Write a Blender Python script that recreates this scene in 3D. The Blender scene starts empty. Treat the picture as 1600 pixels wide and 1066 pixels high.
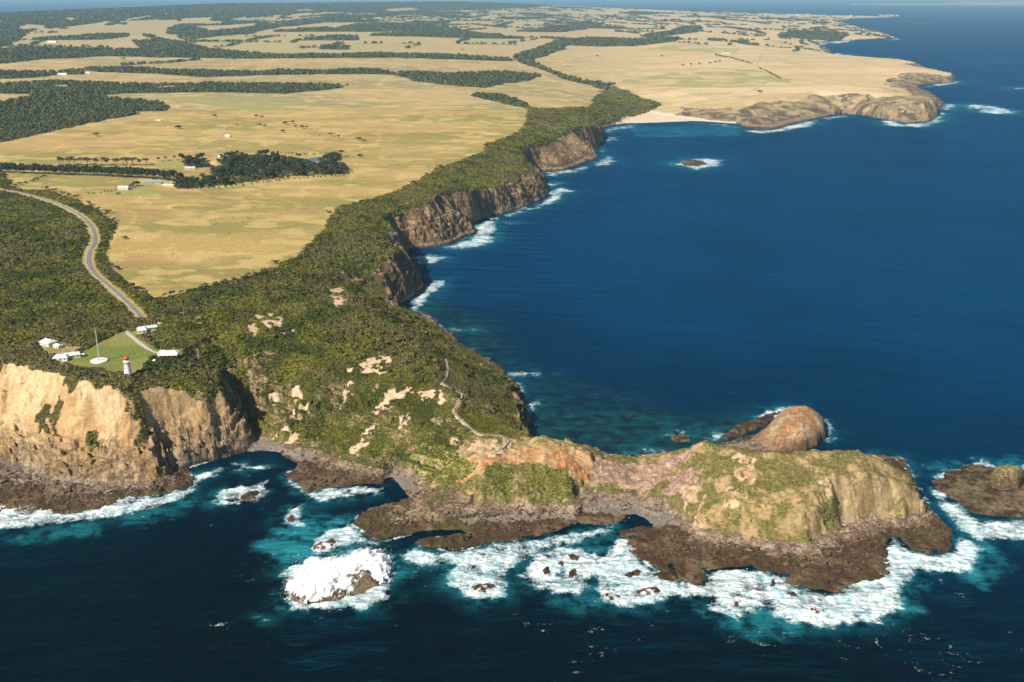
import bpy, math, time
import numpy as np
from math import radians as R
from mathutils.geometry import delaunay_2d_cdt
from mathutils import Vector
T0 = time.time()
RNG = np.random.default_rng(7)
# ------------------------------------------------------------------ camera, world, sun, exposure
CAMZ = 430.0; F = 1676.0; PITCH = math.atan(541.0/F)
SC = bpy.context.scene
cam = bpy.data.objects.new('camera', bpy.data.cameras.new('camera'))
SC.collection.objects.link(cam); SC.camera = cam
cam.location = (0, 0, CAMZ); cam.rotation_euler = (math.pi/2-PITCH, 0, 0)
cam.data.sensor_width = 36; cam.data.lens = 36*F/1600
cam.data.clip_start = 1; cam.data.clip_end = 300000
SUN_EL = R(40); SUN_TRAVEL = R(48)          # light travels 38 deg from +X towards +Y
w = bpy.data.worlds.new('World'); SC.world = w; w.use_nodes = True
nt = w.node_tree; bg = nt.nodes['Background']
sky = nt.nodes.new('ShaderNodeTexSky'); sky.sky_type = 'NISHITA'; sky.sun_disc = False
sky.sun_elevation = SUN_EL; sky.altitude = 100; sky.air_density = 1.0; sky.dust_density = 0.6; sky.ozone_density = 1.5
dx, dy = math.cos(SUN_TRAVEL), math.sin(SUN_TRAVEL)
sky.sun_rotation = math.atan2(-dx, -dy)     # azimuth of the sun, clockwise from +Y
nt.links.new(sky.outputs[0], bg.inputs[0]); bg.inputs[1].default_value = 0.05
sl = bpy.data.lights.new('sun', 'SUN'); sl.energy = 4.6; sl.angle = R(0.5); sl.color = (1, 0.90, 0.75)
so = bpy.data.objects.new('sun', sl); SC.collection.objects.link(so)
so.rotation_euler = Vector((dx*math.cos(SUN_EL), dy*math.cos(SUN_EL), -math.sin(SUN_EL))).to_track_quat('-Z', 'Y').to_euler()
SC.view_settings.view_transform = 'Standard'; SC.view_settings.look = 'None'
SC.view_settings.exposure = 0.62; SC.view_settings.gamma = 1
SC.cycles.max_bounces = 4; SC.cycles.diffuse_bounces = 2; SC.cycles.glossy_bounces = 2; SC.cycles.volume_bounces = 0
HAZE = 2.7e-5

# ------------------------------------------------------------------ helpers
def P(u, v, z):                              # where the sight line through a photo point reaches height z
    d = math.atan((541.0)/F) - math.atan((533.0-v)/F)
    t = (CAMZ-z)/math.tan(max(d, 1e-3))      # along the centre-plane
    # depth along optical axis -> lateral
    zc = t*math.cos(PITCH)+(CAMZ-z)*math.sin(PITCH)
    return ((u-800.0)/F*zc, t)
def az_of(u, v):
    yc = (533.0-v)/F
    fwd = math.cos(PITCH)+yc*math.sin(PITCH)
    return math.atan2((u-800.0)/F, fwd), math.hypot((u-800.0)/F, fwd), -math.sin(PITCH)+yc*math.cos(PITCH)
def tag(o, label=None, cat=None, group=None, kind=None):
    if label: o['label'] = label
    if cat: o['category'] = cat
    if group: o['group'] = group
    if kind: o['kind'] = kind
    return o
def empty(name, loc, rz=0.0):
    o = bpy.data.objects.new(name, None); SC.collection.objects.link(o)
    o.location = loc; o.rotation_euler = (0, 0, rz); o.empty_display_size = 1; return o
def hash2(ix, iy, s):
    h = (ix*374761393 + iy*668265263 + s*974634777) & 0xffffffff
    h = ((h ^ (h >> 13))*1274126177) & 0xffffffff
    return ((h ^ (h >> 16)) & 0xffffff).astype(np.float32)/16777216.0
def vnoise(x, y, s=0):
    fx = np.floor(x); fy = np.floor(y); ix = fx.astype(np.int64); iy = fy.astype(np.int64)
    tx = (x-fx).astype(np.float32); ty = (y-fy).astype(np.float32)
    tx = tx*tx*tx*(tx*(tx*6-15)+10); ty = ty*ty*ty*(ty*(ty*6-15)+10)
    a = hash2(ix, iy, s); b = hash2(ix+1, iy, s); c = hash2(ix, iy+1, s); d = hash2(ix+1, iy+1, s)
    return a+(b-a)*tx+(c-a)*ty+(a-b-c+d)*tx*ty
def fbm(x, y, s=0, o=4, g=0.5):
    r = 0; a = 1.0; t = 0; ca, sa = 0.8, 0.6
    for i in range(o):
        r = r+a*vnoise(x, y, s+i*17); t += a; a *= g
        x, y = (x*ca-y*sa)*2.03+5.1, (x*sa+y*ca)*2.03+1.7
    return r/t
def ridge(x, y, s=0, o=3):
    r = 0; a = 1.0; t = 0
    for i in range(o):
        r = r+a*(1-np.abs(2*vnoise(x, y, s+i*31)-1)); t += a; a *= 0.5
        x, y = (x*0.8-y*0.6)*2.1+3.3, (x*0.6+y*0.8)*2.1+9.2
    return r/t
def mb(x, y, base, s, o, k, g=0.5):
    """noise whose grain grows with distance in steps of two, cross-faded"""
    lk = np.log2(np.maximum(k, 1.0)); out = np.zeros(x.shape, np.float32)
    for l in range(int(np.floor(lk.min())), int(np.floor(lk.max()))+2):
        w_ = np.clip(1-np.abs(lk-l), 0, 1); q = np.nonzero(w_ > 0)
        if q[0].size: sc_ = base*2.0**l; out[q] += w_[q]*fbm(x[q]/sc_, y[q]/sc_, s+l*7, o, g)
    return out
def ss(a, b, x):
    t = np.clip((x-a)/(b-a), 0, 1); return t*t*(3-2*t)
def inpoly(x, y, poly):
    p = np.asarray(poly, dtype=np.float64); res = np.zeros(x.shape, bool)
    m = (x >= p[:, 0].min()) & (x <= p[:, 0].max()) & (y >= p[:, 1].min()) & (y <= p[:, 1].max())
    idx = np.nonzero(m)
    if idx[0].size == 0: return res
    xx = x[idx]; yy = y[idx]; r = np.zeros(xx.shape, bool); n = len(p)
    for i in range(n):
        x1, y1 = p[i]; x2, y2 = p[(i+1) % n]
        if y1 == y2: continue
        c = ((y1 > yy) != (y2 > yy))
        r ^= c & (xx < (x2-x1)*(yy-y1)/(y2-y1)+x1)
    res[idx] = r; return res
def segdist(x, y, pts, closed=True, maxd=200.0):
    p = np.asarray(pts, dtype=np.float64); n = len(p); out = np.full(x.shape, maxd, np.float32)
    m = (x >= p[:, 0].min()-maxd) & (x <= p[:, 0].max()+maxd) & (y >= p[:, 1].min()-maxd) & (y <= p[:, 1].max()+maxd)
    idx = np.nonzero(m)
    if idx[0].size == 0: return out
    xx = x[idx]; yy = y[idx]; d = np.full(xx.shape, maxd*maxd)
    for i in range(n if closed else n-1):
        x1, y1 = p[i]; x2, y2 = p[(i+1) % n]
        k = np.nonzero((xx > min(x1, x2)-maxd) & (xx < max(x1, x2)+maxd) & (yy > min(y1, y2)-maxd) & (yy < max(y1, y2)+maxd))[0]
        if k.size == 0: continue
        ax = xx[k]-x1; ay = yy[k]-y1; bx = x2-x1; by = y2-y1
        t = np.clip((ax*bx+ay*by)/max(bx*bx+by*by, 1e-9), 0, 1)
        q = (ax-t*bx)**2+(ay-t*by)**2
        d[k] = np.minimum(d[k], q)
    out[idx] = np.sqrt(d); return out
def sdf(x, y, poly, maxd=60.0):              # + inside
    d = segdist(x, y, poly, True, maxd); return np.where(inpoly(x, y, poly), d, -d)
def mesh_np(name, verts, faces, mat, col=None, smooth=True, parent=None, extra=None):
    """verts Nx3, faces MxK (K equal) numpy"""
    me = bpy.data.meshes.new(name)
    verts = np.asarray(verts, np.float32); faces = np.asarray(faces, np.int32); M, K = faces.shape
    me.vertices.add(len(verts)); me.vertices.foreach_set('co', verts.ravel())
    me.loops.add(M*K); me.loops.foreach_set('vertex_index', faces.ravel())
    me.polygons.add(M); me.polygons.foreach_set('loop_start', np.arange(0, M*K, K, dtype=np.int32))
    me.polygons.foreach_set('use_smooth', np.full(M, smooth, bool))
    if col is not None:
        a = me.attributes.new('Col', 'FLOAT_COLOR', 'POINT')
        c = np.ones((len(verts), 4), np.float32); c[:, :3] = col; a.data.foreach_set('color', c.ravel())
    for k, v in (extra or {}).items():
        a = me.attributes.new(k, 'FLOAT', 'POINT'); a.data.foreach_set('value', np.asarray(v, np.float32))
    me.update(calc_edges=True)
    me.materials.append(mat)
    o = bpy.data.objects.new(name, me); SC.collection.objects.link(o)
    if parent: o.parent = parent
    return o
class MB:
    def __init__(s): s.v = []; s.f = []
    def poly(s, pts, faces):
        b = len(s.v); s.v += [tuple(p) for p in pts]; s.f += [tuple(b+i for i in f) for f in faces]
    def box(s, cx, cy, z0, sx, sy, sz, rz=0, taper=1.0):
        c, n = math.cos(rz), math.sin(rz); pts = []
        for z, k in ((z0, 1), (z0+sz, taper)):
            for a, b in ((-1, -1), (1, -1), (1, 1), (-1, 1)):
                x, y = a*sx/2*k, b*sy/2*k; pts.append((cx+x*c-y*n, cy+x*n+y*c, z))
        s.poly(pts, [(3, 2, 1, 0), (4, 5, 6, 7), (0, 1, 5, 4), (1, 2, 6, 5), (2, 3, 7, 6), (3, 0, 4, 7)])
    def lathe(s, prof, n=24, cx=0, cy=0):
        pts = []; fs = []
        for r, z in prof:
            for i in range(n): a = 2*math.pi*i/n; pts.append((cx+r*math.cos(a), cy+r*math.sin(a), z))
        for k in range(len(prof)-1):
            for i in range(n): j = (i+1) % n; fs.append((k*n+i, k*n+j, (k+1)*n+j, (k+1)*n+i))
        fs.append(tuple(range(n-1, -1, -1))); fs.append(tuple((len(prof)-1)*n+i for i in range(n)))
        s.poly(pts, fs)
    def tube(s, a, b, r0, r1=None, n=6):
        r1 = r0 if r1 is None else r1; a = Vector(a); b = Vector(b); d = (b-a).normalized()
        u = d.orthogonal().normalized(); w_ = d.cross(u); pts = []
        for c, r in ((a, r0), (b, r1)):
            for i in range(n):
                t = 2*math.pi*i/n; pts.append(tuple(c+u*(r*math.cos(t))+w_*(r*math.sin(t))))
        s.poly(pts, [(i, (i+1) % n, n+(i+1) % n, n+i) for i in range(n)]+[tuple(range(n-1, -1, -1)), tuple(range(n, 2*n))])
    def hip(s, cx, cy, z0, sx, sy, h, rz=0, hip=0.35, over=0.6, th=0.25):
        """hipped / gabled roof, ridge along x"""
        c, n = math.cos(rz), math.sin(rz); X, Y = sx/2+over, sy/2+over; r = X*(1-hip)
        raw = [(-X, -Y, z0), (X, -Y, z0), (X, Y, z0), (-X, Y, z0), (-X, -Y, z0+th), (X, -Y, z0+th), (X, Y, z0+th), (-X, Y, z0+th), (-r, 0, z0+h), (r, 0, z0+h)]
        pts = [(cx+x*c-y*n, cy+x*n+y*c, z) for x, y, z in raw]
        s.poly(pts, [(3, 2, 1, 0), (0, 1, 5, 4), (1, 2, 6, 5), (2, 3, 7, 6), (3, 0, 4, 7), (4, 5, 9, 8), (6, 7, 8, 9), (5, 6, 9), (7, 4, 8)])
    def build(s, name, mat, parent=None, smooth=False):
        me = bpy.data.meshes.new(name); me.from_pydata(s.v, [], s.f); me.materials.append(mat)
        me.polygons.foreach_set('use_smooth', [smooth]*len(me.polygons)); me.update()
        o = bpy.data.objects.new(name, me); SC.collection.objects.link(o)
        if parent: o.parent = parent
        return o
# ------------------------------------------------------------------ materials
def newmat(name):
    m = bpy.data.materials.new(name); m.use_nodes = True; n = m.node_tree
    return m, n, n.nodes['Principled BSDF']
def N(n, t, **kw):
    x = n.nodes.new(t)
    for k, v in kw.items(): setattr(x, k, v)
    return x
def plain(name, col, rough=0.7, var=0.15, scale=0.5, metal=0):
    m, n, b = newmat(name); g = N(n, 'ShaderNodeNewGeometry'); t = N(n, 'ShaderNodeTexNoise'); t.inputs['Scale'].default_value = scale
    t.inputs['Detail'].default_value = 4; n.links.new(g.outputs['Position'], t.inputs['Vector'])
    r = N(n, 'ShaderNodeMapRange'); r.inputs[3].default_value = 1-var; r.inputs[4].default_value = 1+var
    n.links.new(t.outputs[0], r.inputs[0])
    x = N(n, 'ShaderNodeMix', data_type='RGBA', blend_type='MULTIPLY'); x.inputs[0].default_value = 1
    x.inputs[6].default_value = (*col, 1); n.links.new(r.outputs[0], x.inputs[7]); n.links.new(x.outputs[2], b.inputs['Base Color'])
    b.inputs['Roughness'].default_value = rough; b.inputs['Metallic'].default_value = metal; return m
def terrain_mat():
    m, n, b = newmat('land_cover'); L = n.links.new
    at = N(n, 'ShaderNodeAttribute', attribute_name='Col'); rk = N(n, 'ShaderNodeAttribute', attribute_name='rock')
    g = N(n, 'ShaderNodeNewGeometry')
    t1 = N(n, 'ShaderNodeTexNoise'); t1.inputs['Scale'].default_value = 0.35; t1.inputs['Detail'].default_value = 7; t1.inputs['Roughness'].default_value = 0.65
    L(g.outputs['Position'], t1.inputs['Vector'])
    r1 = N(n, 'ShaderNodeMapRange'); r1.inputs[1].default_value = 0.3; r1.inputs[2].default_value = 0.7; r1.inputs[3].default_value = 0.72; r1.inputs[4].default_value = 1.28
    L(t1.outputs[0], r1.inputs[0])
    # strata for rock: noise stretched along the bedding
    mp = N(n, 'ShaderNodeMapping'); mp.inputs['Scale'].default_value = (0.03, 0.03, 0.75); mp.inputs['Rotation'].default_value = (R(4), R(3), 0)
    L(g.outputs['Position'], mp.inputs[0])
    t2 = N(n, 'ShaderNodeTexNoise'); t2.inputs['Scale'].default_value = 1.0; t2.inputs['Detail'].default_value = 5; t2.inputs['Roughness'].default_value = 0.6
    L(mp.outputs[0], t2.inputs['Vector'])
    r2 = N(n, 'ShaderNodeMapRange'); r2.inputs[1].default_value = 0.35; r2.inputs[2].default_value = 0.62; r2.inputs[3].default_value = 0.62; r2.inputs[4].default_value = 1.12
    L(t2.outputs[0], r2.inputs[0])
    mx = N(n, 'ShaderNodeMix', data_type='FLOAT'); L(rk.outputs['Fac'], mx.inputs[0]); mx.inputs[2].default_value = 1; L(r2.outputs[0], mx.inputs[3])
    mu = N(n, 'ShaderNodeMath', operation='MULTIPLY'); L(r1.outputs[0], mu.inputs[0]); L(mx.outputs[0], mu.inputs[1])
    t4 = N(n, 'ShaderNodeTexNoise'); t4.inputs['Scale'].default_value = 0.085; t4.inputs['Detail'].default_value = 8; t4.inputs['Roughness'].default_value = 0.72; t4.inputs['Distortion'].default_value = 0.6
    m4 = N(n, 'ShaderNodeMapping'); m4.inputs['Scale'].default_value = (1, 1, 0.75); L(g.outputs['Position'], m4.inputs[0]); L(m4.outputs[0], t4.inputs['Vector'])
    s4 = N(n, 'ShaderNodeMath', operation='SUBTRACT'); L(t4.outputs[0], s4.inputs[0]); s4.inputs[1].default_value = 0.5; a4 = N(n, 'ShaderNodeMath', operation='ABSOLUTE'); L(s4.outputs[0], a4.inputs[0])
    r4 = N(n, 'ShaderNodeMapRange'); r4.inputs[1].default_value = 0.0; r4.inputs[2].default_value = 0.035; r4.inputs[3].default_value = 0.48; r4.inputs[4].default_value = 1.0; L(a4.outputs[0], r4.inputs[0])
    rq = N(n, 'ShaderNodeMath', operation='POWER'); L(rk.outputs['Fac'], rq.inputs[0]); rq.inputs[1].default_value = 0.6
    x4 = N(n, 'ShaderNodeMix', data_type='FLOAT'); L(rq.outputs[0], x4.inputs[0]); x4.inputs[2].default_value = 1; L(r4.outputs[0], x4.inputs[3])
    mu2 = N(n, 'ShaderNodeMath', operation='MULTIPLY'); L(mu.outputs[0], mu2.inputs[0]); L(x4.outputs[0], mu2.inputs[1]); mu = mu2
    c = N(n, 'ShaderNodeMix', data_type='RGBA', blend_type='MULTIPLY'); c.inputs[0].default_value = 1
    L(at.outputs['Color'], c.inputs[6]); L(mu.outputs[0], c.inputs[7]); L(c.outputs[2], b.inputs['Base Color'])
    b.inputs['Roughness'].default_value = 0.95; b.inputs['Specular IOR Level'].default_value = 0.15
    t3 = N(n, 'ShaderNodeTexNoise'); t3.inputs['Scale'].default_value = 0.22; t3.inputs['Detail'].default_value = 9; t3.inputs['Roughness'].default_value = 0.7
    L(g.outputs['Position'], t3.inputs['Vector'])
    ad = N(n, 'ShaderNodeMath', operation='MULTIPLY_ADD'); hf = N(n, 'ShaderNodeMath', operation='MULTIPLY'); L(r4.outputs[0], hf.inputs[0]); hf.inputs[1].default_value = 0.35; h2 = N(n, 'ShaderNodeMath', operation='MULTIPLY_ADD'); L(t2.outputs[0], h2.inputs[0]); h2.inputs[1].default_value = 0.6; L(hf.outputs[0], h2.inputs[2]); L(h2.outputs[0], ad.inputs[0]); L(rk.outputs['Fac'], ad.inputs[1]); L(t3.outputs[0], ad.inputs[2])
    di = N(n, 'ShaderNodeMath', operation='MULTIPLY_ADD'); L(rk.outputs['Fac'], di.inputs[0]); di.inputs[1].default_value = 4.5; di.inputs[2].default_value = 0.9
    bp = N(n, 'ShaderNodeBump'); bp.inputs['Strength'].default_value = 1.0; L(di.outputs[0], bp.inputs['Distance'])
    L(ad.outputs[0], bp.inputs['Height']); L(bp.outputs[0], b.inputs['Normal']); return m
def leaf_mat(name='foliage', mul=1.0):
    m, n, b = newmat(name); at = N(n, 'ShaderNodeAttribute', attribute_name='Col')
    c = N(n, 'ShaderNodeMix', data_type='RGBA', blend_type='MULTIPLY'); c.inputs[0].default_value = 1
    g = N(n, 'ShaderNodeNewGeometry'); t = N(n, 'ShaderNodeTexNoise'); t.inputs['Scale'].default_value = 0.9; t.inputs['Detail'].default_value = 3
    n.links.new(g.outputs['Position'], t.inputs['Vector'])
    r = N(n, 'ShaderNodeMapRange'); r.inputs[3].default_value = 0.55*mul; r.inputs[4].default_value = 1.45*mul; n.links.new(t.outputs[0], r.inputs[0])
    n.links.new(at.outputs['Color'], c.inputs[6]); n.links.new(r.outputs[0], c.inputs[7]); n.links.new(c.outputs[2], b.inputs['Base Color'])
    b.inputs['Roughness'].default_value = 0.8; b.inputs['Specular IOR Level'].default_value = 0.2; return m
def water_mat():
    m, n, b = newmat('sea_water'); L = n.links.new
    fo = N(n, 'ShaderNodeAttribute', attribute_name='foam'); ae = N(n, 'ShaderNodeAttribute', attribute_name='aer'); sh = N(n, 'ShaderNodeAttribute', attribute_name='shallow')
    g = N(n, 'ShaderNodeNewGeometry')
    big = N(n, 'ShaderNodeTexNoise'); big.inputs['Scale'].default_value = 0.004; big.inputs['Detail'].default_value = 5; L(g.outputs['Position'], big.inputs['Vector'])
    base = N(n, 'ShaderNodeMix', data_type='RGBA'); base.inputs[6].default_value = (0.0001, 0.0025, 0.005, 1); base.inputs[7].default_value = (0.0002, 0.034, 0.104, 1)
    dp = N(n, 'ShaderNodeAttribute', attribute_name='bay_sheen'); ba = N(n, 'ShaderNodeMath', operation='MULTIPLY_ADD'); L(big.outputs[0], ba.inputs[0]); ba.inputs[1].default_value = 1.3; ba.inputs[2].default_value = 0.35
    bb = N(n, 'ShaderNodeMath', operation='MULTIPLY'); L(ba.outputs[0], bb.inputs[0]); L(dp.outputs['Fac'], bb.inputs[1]); L(bb.outputs[0], base.inputs[0])  # body colour brightens with range: paler bay water plus painted-in sunlight and sky reflection
    shn = N(n, 'ShaderNodeTexNoise'); shn.inputs['Scale'].default_value = 0.07; shn.inputs['Detail'].default_value = 5; L(g.outputs['Position'], shn.inputs['Vector'])
    shr = N(n, 'ShaderNodeMapRange'); shr.inputs[1].default_value = 0.38; shr.inputs[2].default_value = 0.62; L(shn.outputs[0], shr.inputs[0])
    shc = N(n, 'ShaderNodeMix', data_type='RGBA'); shc.inputs[6].default_value = (0.006, 0.014, 0.016, 1); shc.inputs[7].default_value = (0.008, 0.06, 0.065, 1); L(shr.outputs[0], shc.inputs[0])
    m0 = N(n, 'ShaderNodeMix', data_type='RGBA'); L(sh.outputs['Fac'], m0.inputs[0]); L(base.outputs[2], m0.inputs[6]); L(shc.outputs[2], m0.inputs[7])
    # aerated turquoise
    m1 = N(n, 'ShaderNodeMix', data_type='RGBA'); L(ae.outputs['Fac'], m1.inputs[0]); L(m0.outputs[2], m1.inputs[6]); m1.inputs[7].default_value = (0.02, 0.24, 0.30, 1)
    # foam broken by fine noise
    fn = N(n, 'ShaderNodeTexNoise'); fn.inputs['Scale'].default_value = 0.3; fn.inputs['Detail'].default_value = 8; fn.inputs['Roughness'].default_value = 0.68; fn.inputs['Distortion'].default_value = 0.9
    L(g.outputs['Position'], fn.inputs['Vector'])
    fa = N(n, 'ShaderNodeMath', operation='MULTIPLY_ADD'); L(fn.outputs[0], fa.inputs[0]); fa.inputs[1].default_value = 1.35; L(fo.outputs['Fac'], fa.inputs[2])
    fr = N(n, 'ShaderNodeMapRange'); fr.inputs[1].default_value = 0.82; fr.inputs[2].default_value = 1.32; L(fa.outputs[0], fr.inputs[0])
    gt = N(n, 'ShaderNodeMapRange'); gt.inputs[1].default_value = 0.0; gt.inputs[2].default_value = 0.22; L(fo.outputs['Fac'], gt.inputs[0]); fm = N(n, 'ShaderNodeMath', operation='MULTIPLY'); L(fr.outputs[0], fm.inputs[0]); L(gt.outputs[0], fm.inputs[1])
    m2 = N(n, 'ShaderNodeMix', data_type='RGBA'); L(fm.outputs[0], m2.inputs[0]); L(m1.outputs[2], m2.inputs[6]); fc_ = N(n, 'ShaderNodeTexNoise'); fc_.inputs['Scale'].default_value = 0.12; fc_.inputs['Detail'].default_value = 7; fc_.inputs['Roughness'].default_value = 0.7; fc_.inputs['Distortion'].default_value = 1.5; L(g.outputs['Position'], fc_.inputs['Vector'])
    fq = N(n, 'ShaderNodeMapRange'); fq.inputs[1].default_value = 0.38; fq.inputs[2].default_value = 0.58; L(fc_.outputs[0], fq.inputs[0])
    fx = N(n, 'ShaderNodeMix', data_type='RGBA'); L(fq.outputs[0], fx.inputs[0]); fx.inputs[6].default_value = (0.26, 0.50, 0.56, 1); fx.inputs[7].default_value = (0.80, 0.83, 0.84, 1); L(fx.outputs[2], m2.inputs[7])
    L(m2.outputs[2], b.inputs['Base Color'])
    ro = N(n, 'ShaderNodeMapRange'); ro.inputs[3].default_value = 0.12; ro.inputs[4].default_value = 0.9; L(fm.outputs[0], ro.inputs[0]); L(ro.outputs[0], b.inputs['Roughness'])
    b.inputs['Specular IOR Level'].default_value = 0.0
    gl_ = N(n, 'ShaderNodeBsdfGlossy'); gl_.inputs['Color'].default_value = (0.0, 0.55, 1.0, 1); gl_.inputs['Roughness'].default_value = 0.16
    fz = N(n, 'ShaderNodeFresnel'); fz.inputs[0].default_value = 1.30; fk = N(n, 'ShaderNodeMath', operation='MULTIPLY'); L(fz.outputs[0], fk.inputs[0]); iv = N(n, 'ShaderNodeMath', operation='MULTIPLY_ADD'); L(fm.outputs[0], iv.inputs[0]); iv.inputs[1].default_value = -0.33; iv.inputs[2].default_value = 0.33
    L(iv.outputs[0], fk.inputs[1]); ms = N(n, 'ShaderNodeMixShader'); L(fk.outputs[0], ms.inputs[0]); L(b.outputs[0], ms.inputs[1]); L(gl_.outputs[0], ms.inputs[2]); L(ms.outputs[0], n.nodes['Material Output'].inputs['Surface'])
    # wavelets and swell
    mp = N(n, 'ShaderNodeMapping'); mp.inputs['Rotation'].default_value = (0, 0, R(-22)); mp.inputs['Scale'].default_value = (0.35, 1, 1); L(g.outputs['Position'], mp.inputs[0])
    w1 = N(n, 'ShaderNodeTexNoise'); w1.inputs['Scale'].default_value = 0.16; w1.inputs['Detail'].default_value = 6; w1.inputs['Roughness'].default_value = 0.62; L(mp.outputs[0], w1.inputs['Vector'])
    w2 = N(n, 'ShaderNodeTexNoise'); w2.inputs['Scale'].default_value = 0.042; w2.inputs['Detail'].default_value = 4; L(mp.outputs[0], w2.inputs['Vector'])
    a1 = N(n, 'ShaderNodeMath', operation='MULTIPLY_ADD'); L(w2.outputs[0], a1.inputs[0]); a1.inputs[1].default_value = 4.5; L(w1.outputs[0], a1.inputs[2])
    bp = N(n, 'ShaderNodeBump'); bp.inputs['Strength'].default_value = 0.9; bp.inputs['Distance'].default_value = 3.4; L(a1.outputs[0], bp.inputs['Height']); L(bp.outputs[0], b.inputs['Normal']); L(bp.outputs[0], gl_.inputs['Normal']); L(bp.outputs[0], fz.inputs['Normal'])
    return m
M_LAND = terrain_mat(); M_LEAF = leaf_mat('foliage', 1.02); M_WATER = water_mat()
M_BARK = plain('bark', (0.16, 0.12, 0.09)); M_WHITE = plain('white_paint', (0.80, 0.80, 0.78), 0.6, 0.06); M_RED = plain('red_paint', (0.62, 0.06, 0.03), 0.5, 0.08)
M_ROOFW = plain('pale_metal_roof', (0.80, 0.80, 0.80), 0.55, 0.06); M_ROOFG = plain('green_metal_roof', (0.26, 0.42, 0.38), 0.5, 0.1); M_ROOFP = plain('pale_green_roof', (0.55, 0.63, 0.60), 0.5, 0.08)
M_WALL = plain('cream_wall', (0.66, 0.60, 0.50), 0.8); M_BRICK = plain('red_brick', (0.42, 0.16, 0.11), 0.85); M_GLASS = plain('window_glass', (0.03, 0.04, 0.05), 0.1, 0.1)
M_ASPH = plain('asphalt', (0.19, 0.18, 0.175), 0.9, 0.2, 0.3); M_VERGE = plain('road_verge_gravel', (0.42, 0.35, 0.24), 0.95, 0.2, 0.3); M_STEEL = plain('galvanised_steel', (0.55, 0.58, 0.58), 0.45, 0.1, 0.5, 0.2)
M_TIMBER = plain('weathered_timber', (0.33, 0.29, 0.24), 0.85); M_POND = plain('pond_water', (0.02, 0.08, 0.16), 0.1, 0.1); M_COW = plain('cow_hide', (0.03, 0.022, 0.018), 0.8)
M_FOAM = plain('spray', (0.86, 0.88, 0.89), 0.9, 0.05, 0.3); M_CONC = plain('concrete', (0.45, 0.42, 0.38), 0.9)

# ------------------------------------------------------------------ traced control lines  (photo x, y, height)
COAST = [(-420, 790), (-300, 815), (-150, 800), (-60, 800), (0, 801), (40, 797), (60, 800), (93, 804), (129, 803), (150, 797), (168, 790), (192, 777), (219, 777), (240, 776), (255, 773), (270, 766), (303, 759), (306, 747),
 (300, 738), (280, 735), (298, 729), (333, 719), (360, 711), (387, 704), (417, 704), (440, 708), (462, 722), (461, 734), (444, 741), (461, 755), (484, 770), (505, 765), (535, 763), (569, 758), (596, 757), (600, 748), (608, 745), (623, 754), (636, 766), (638, 776),
 (620, 786), (602, 790), (580, 795), (562, 802), (552, 819), (569, 829), (579, 840), (589, 846), (609, 843), (636, 837), (657, 829), (690, 826), (720, 826), (728, 832), (700, 836), (665, 842), (650, 849), (663, 856), (694, 859), (714, 863), (734, 856), (765, 849), (798, 846), (846, 837), (861, 832), (893, 823),
 (903, 814), (930, 818), (950, 820), (978, 814), (985, 806), (997, 803), (1012, 809), (1028, 821), (1000, 823), (971, 830), (967, 848), (985, 862), (1010, 877), (1028, 891), (1049, 901), (1085, 916), (1106, 905), (1103, 891), (1142, 887), (1174, 887), (1192, 896),
 (1220, 898), (1229, 914), (1260, 916), (1292, 923), (1308, 927), (1318, 915), (1360, 908), (1375, 900), (1394, 893), (1385, 874), (1383, 844), (1405, 840), (1428, 863), (1469, 870), (1488, 859), (1484, 829), (1462, 806), (1439, 780), (1430, 750), (1422, 731), (1409, 716),
 (1383, 711), (1365, 713), (1340, 714), (1300, 713), (1240, 713), (1212, 704), (1206, 690), (1198, 682), (1175, 680), (1150, 686), (1132, 694), (1100, 697), (1060, 704), (1014, 711), (989, 714), (957, 711), (935, 705), (900, 697), (860, 691), (838, 688),
 (829, 684), (828, 670), (829, 645), (820, 634), (820, 618), (812, 602), (800, 589), (775, 569), (748, 552), (721, 536), (701, 518), (671, 493), (640, 485), (631, 479), (648, 465), (664, 450), (657, 431), (644, 413), (633, 400), (640, 391), (662, 388),
 (690, 385), (712, 378), (745, 364), (732, 355), (760, 341), (794, 332), (832, 321), (858, 306), (852, 281), (842, 268), (855, 270), (880, 266), (900, 260), (935, 246), (931, 232), (945, 218), (935, 205), (950, 198), (975, 193), (1000, 192), (1040, 191), (1080, 189),
 (1120, 191), (1150, 193), (1170, 200), (1190, 204), (1215, 202), (1250, 192), (1280, 185), (1300, 180), (1320, 178), (1350, 181), (1380, 186), (1415, 193), (1450, 191), (1465, 182), (1472, 170), (1475, 158), (1460, 146), (1440, 139), (1434, 134), (1465, 131), (1488, 130), (1492, 118),
 (1470, 110), (1445, 106), (1438, 100), (1390, 92), (1320, 89), (1298, 84), (1296, 76), (1280, 71), (1268, 66), (1300, 65), (1350, 62), (1400, 59), (1385, 52), (1360, 46), (1320, 36), (1313, 33), (1340, 29), (1415, 26), (1418, 24)]
FARCOAST = [(0.36, 24500), (0.15, 25500), (-0.2, 24500), (-0.45, 22000), (-0.62, 19000), (-0.62, 1500), (-0.62, 1000)]  # (azimuth, range)
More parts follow.
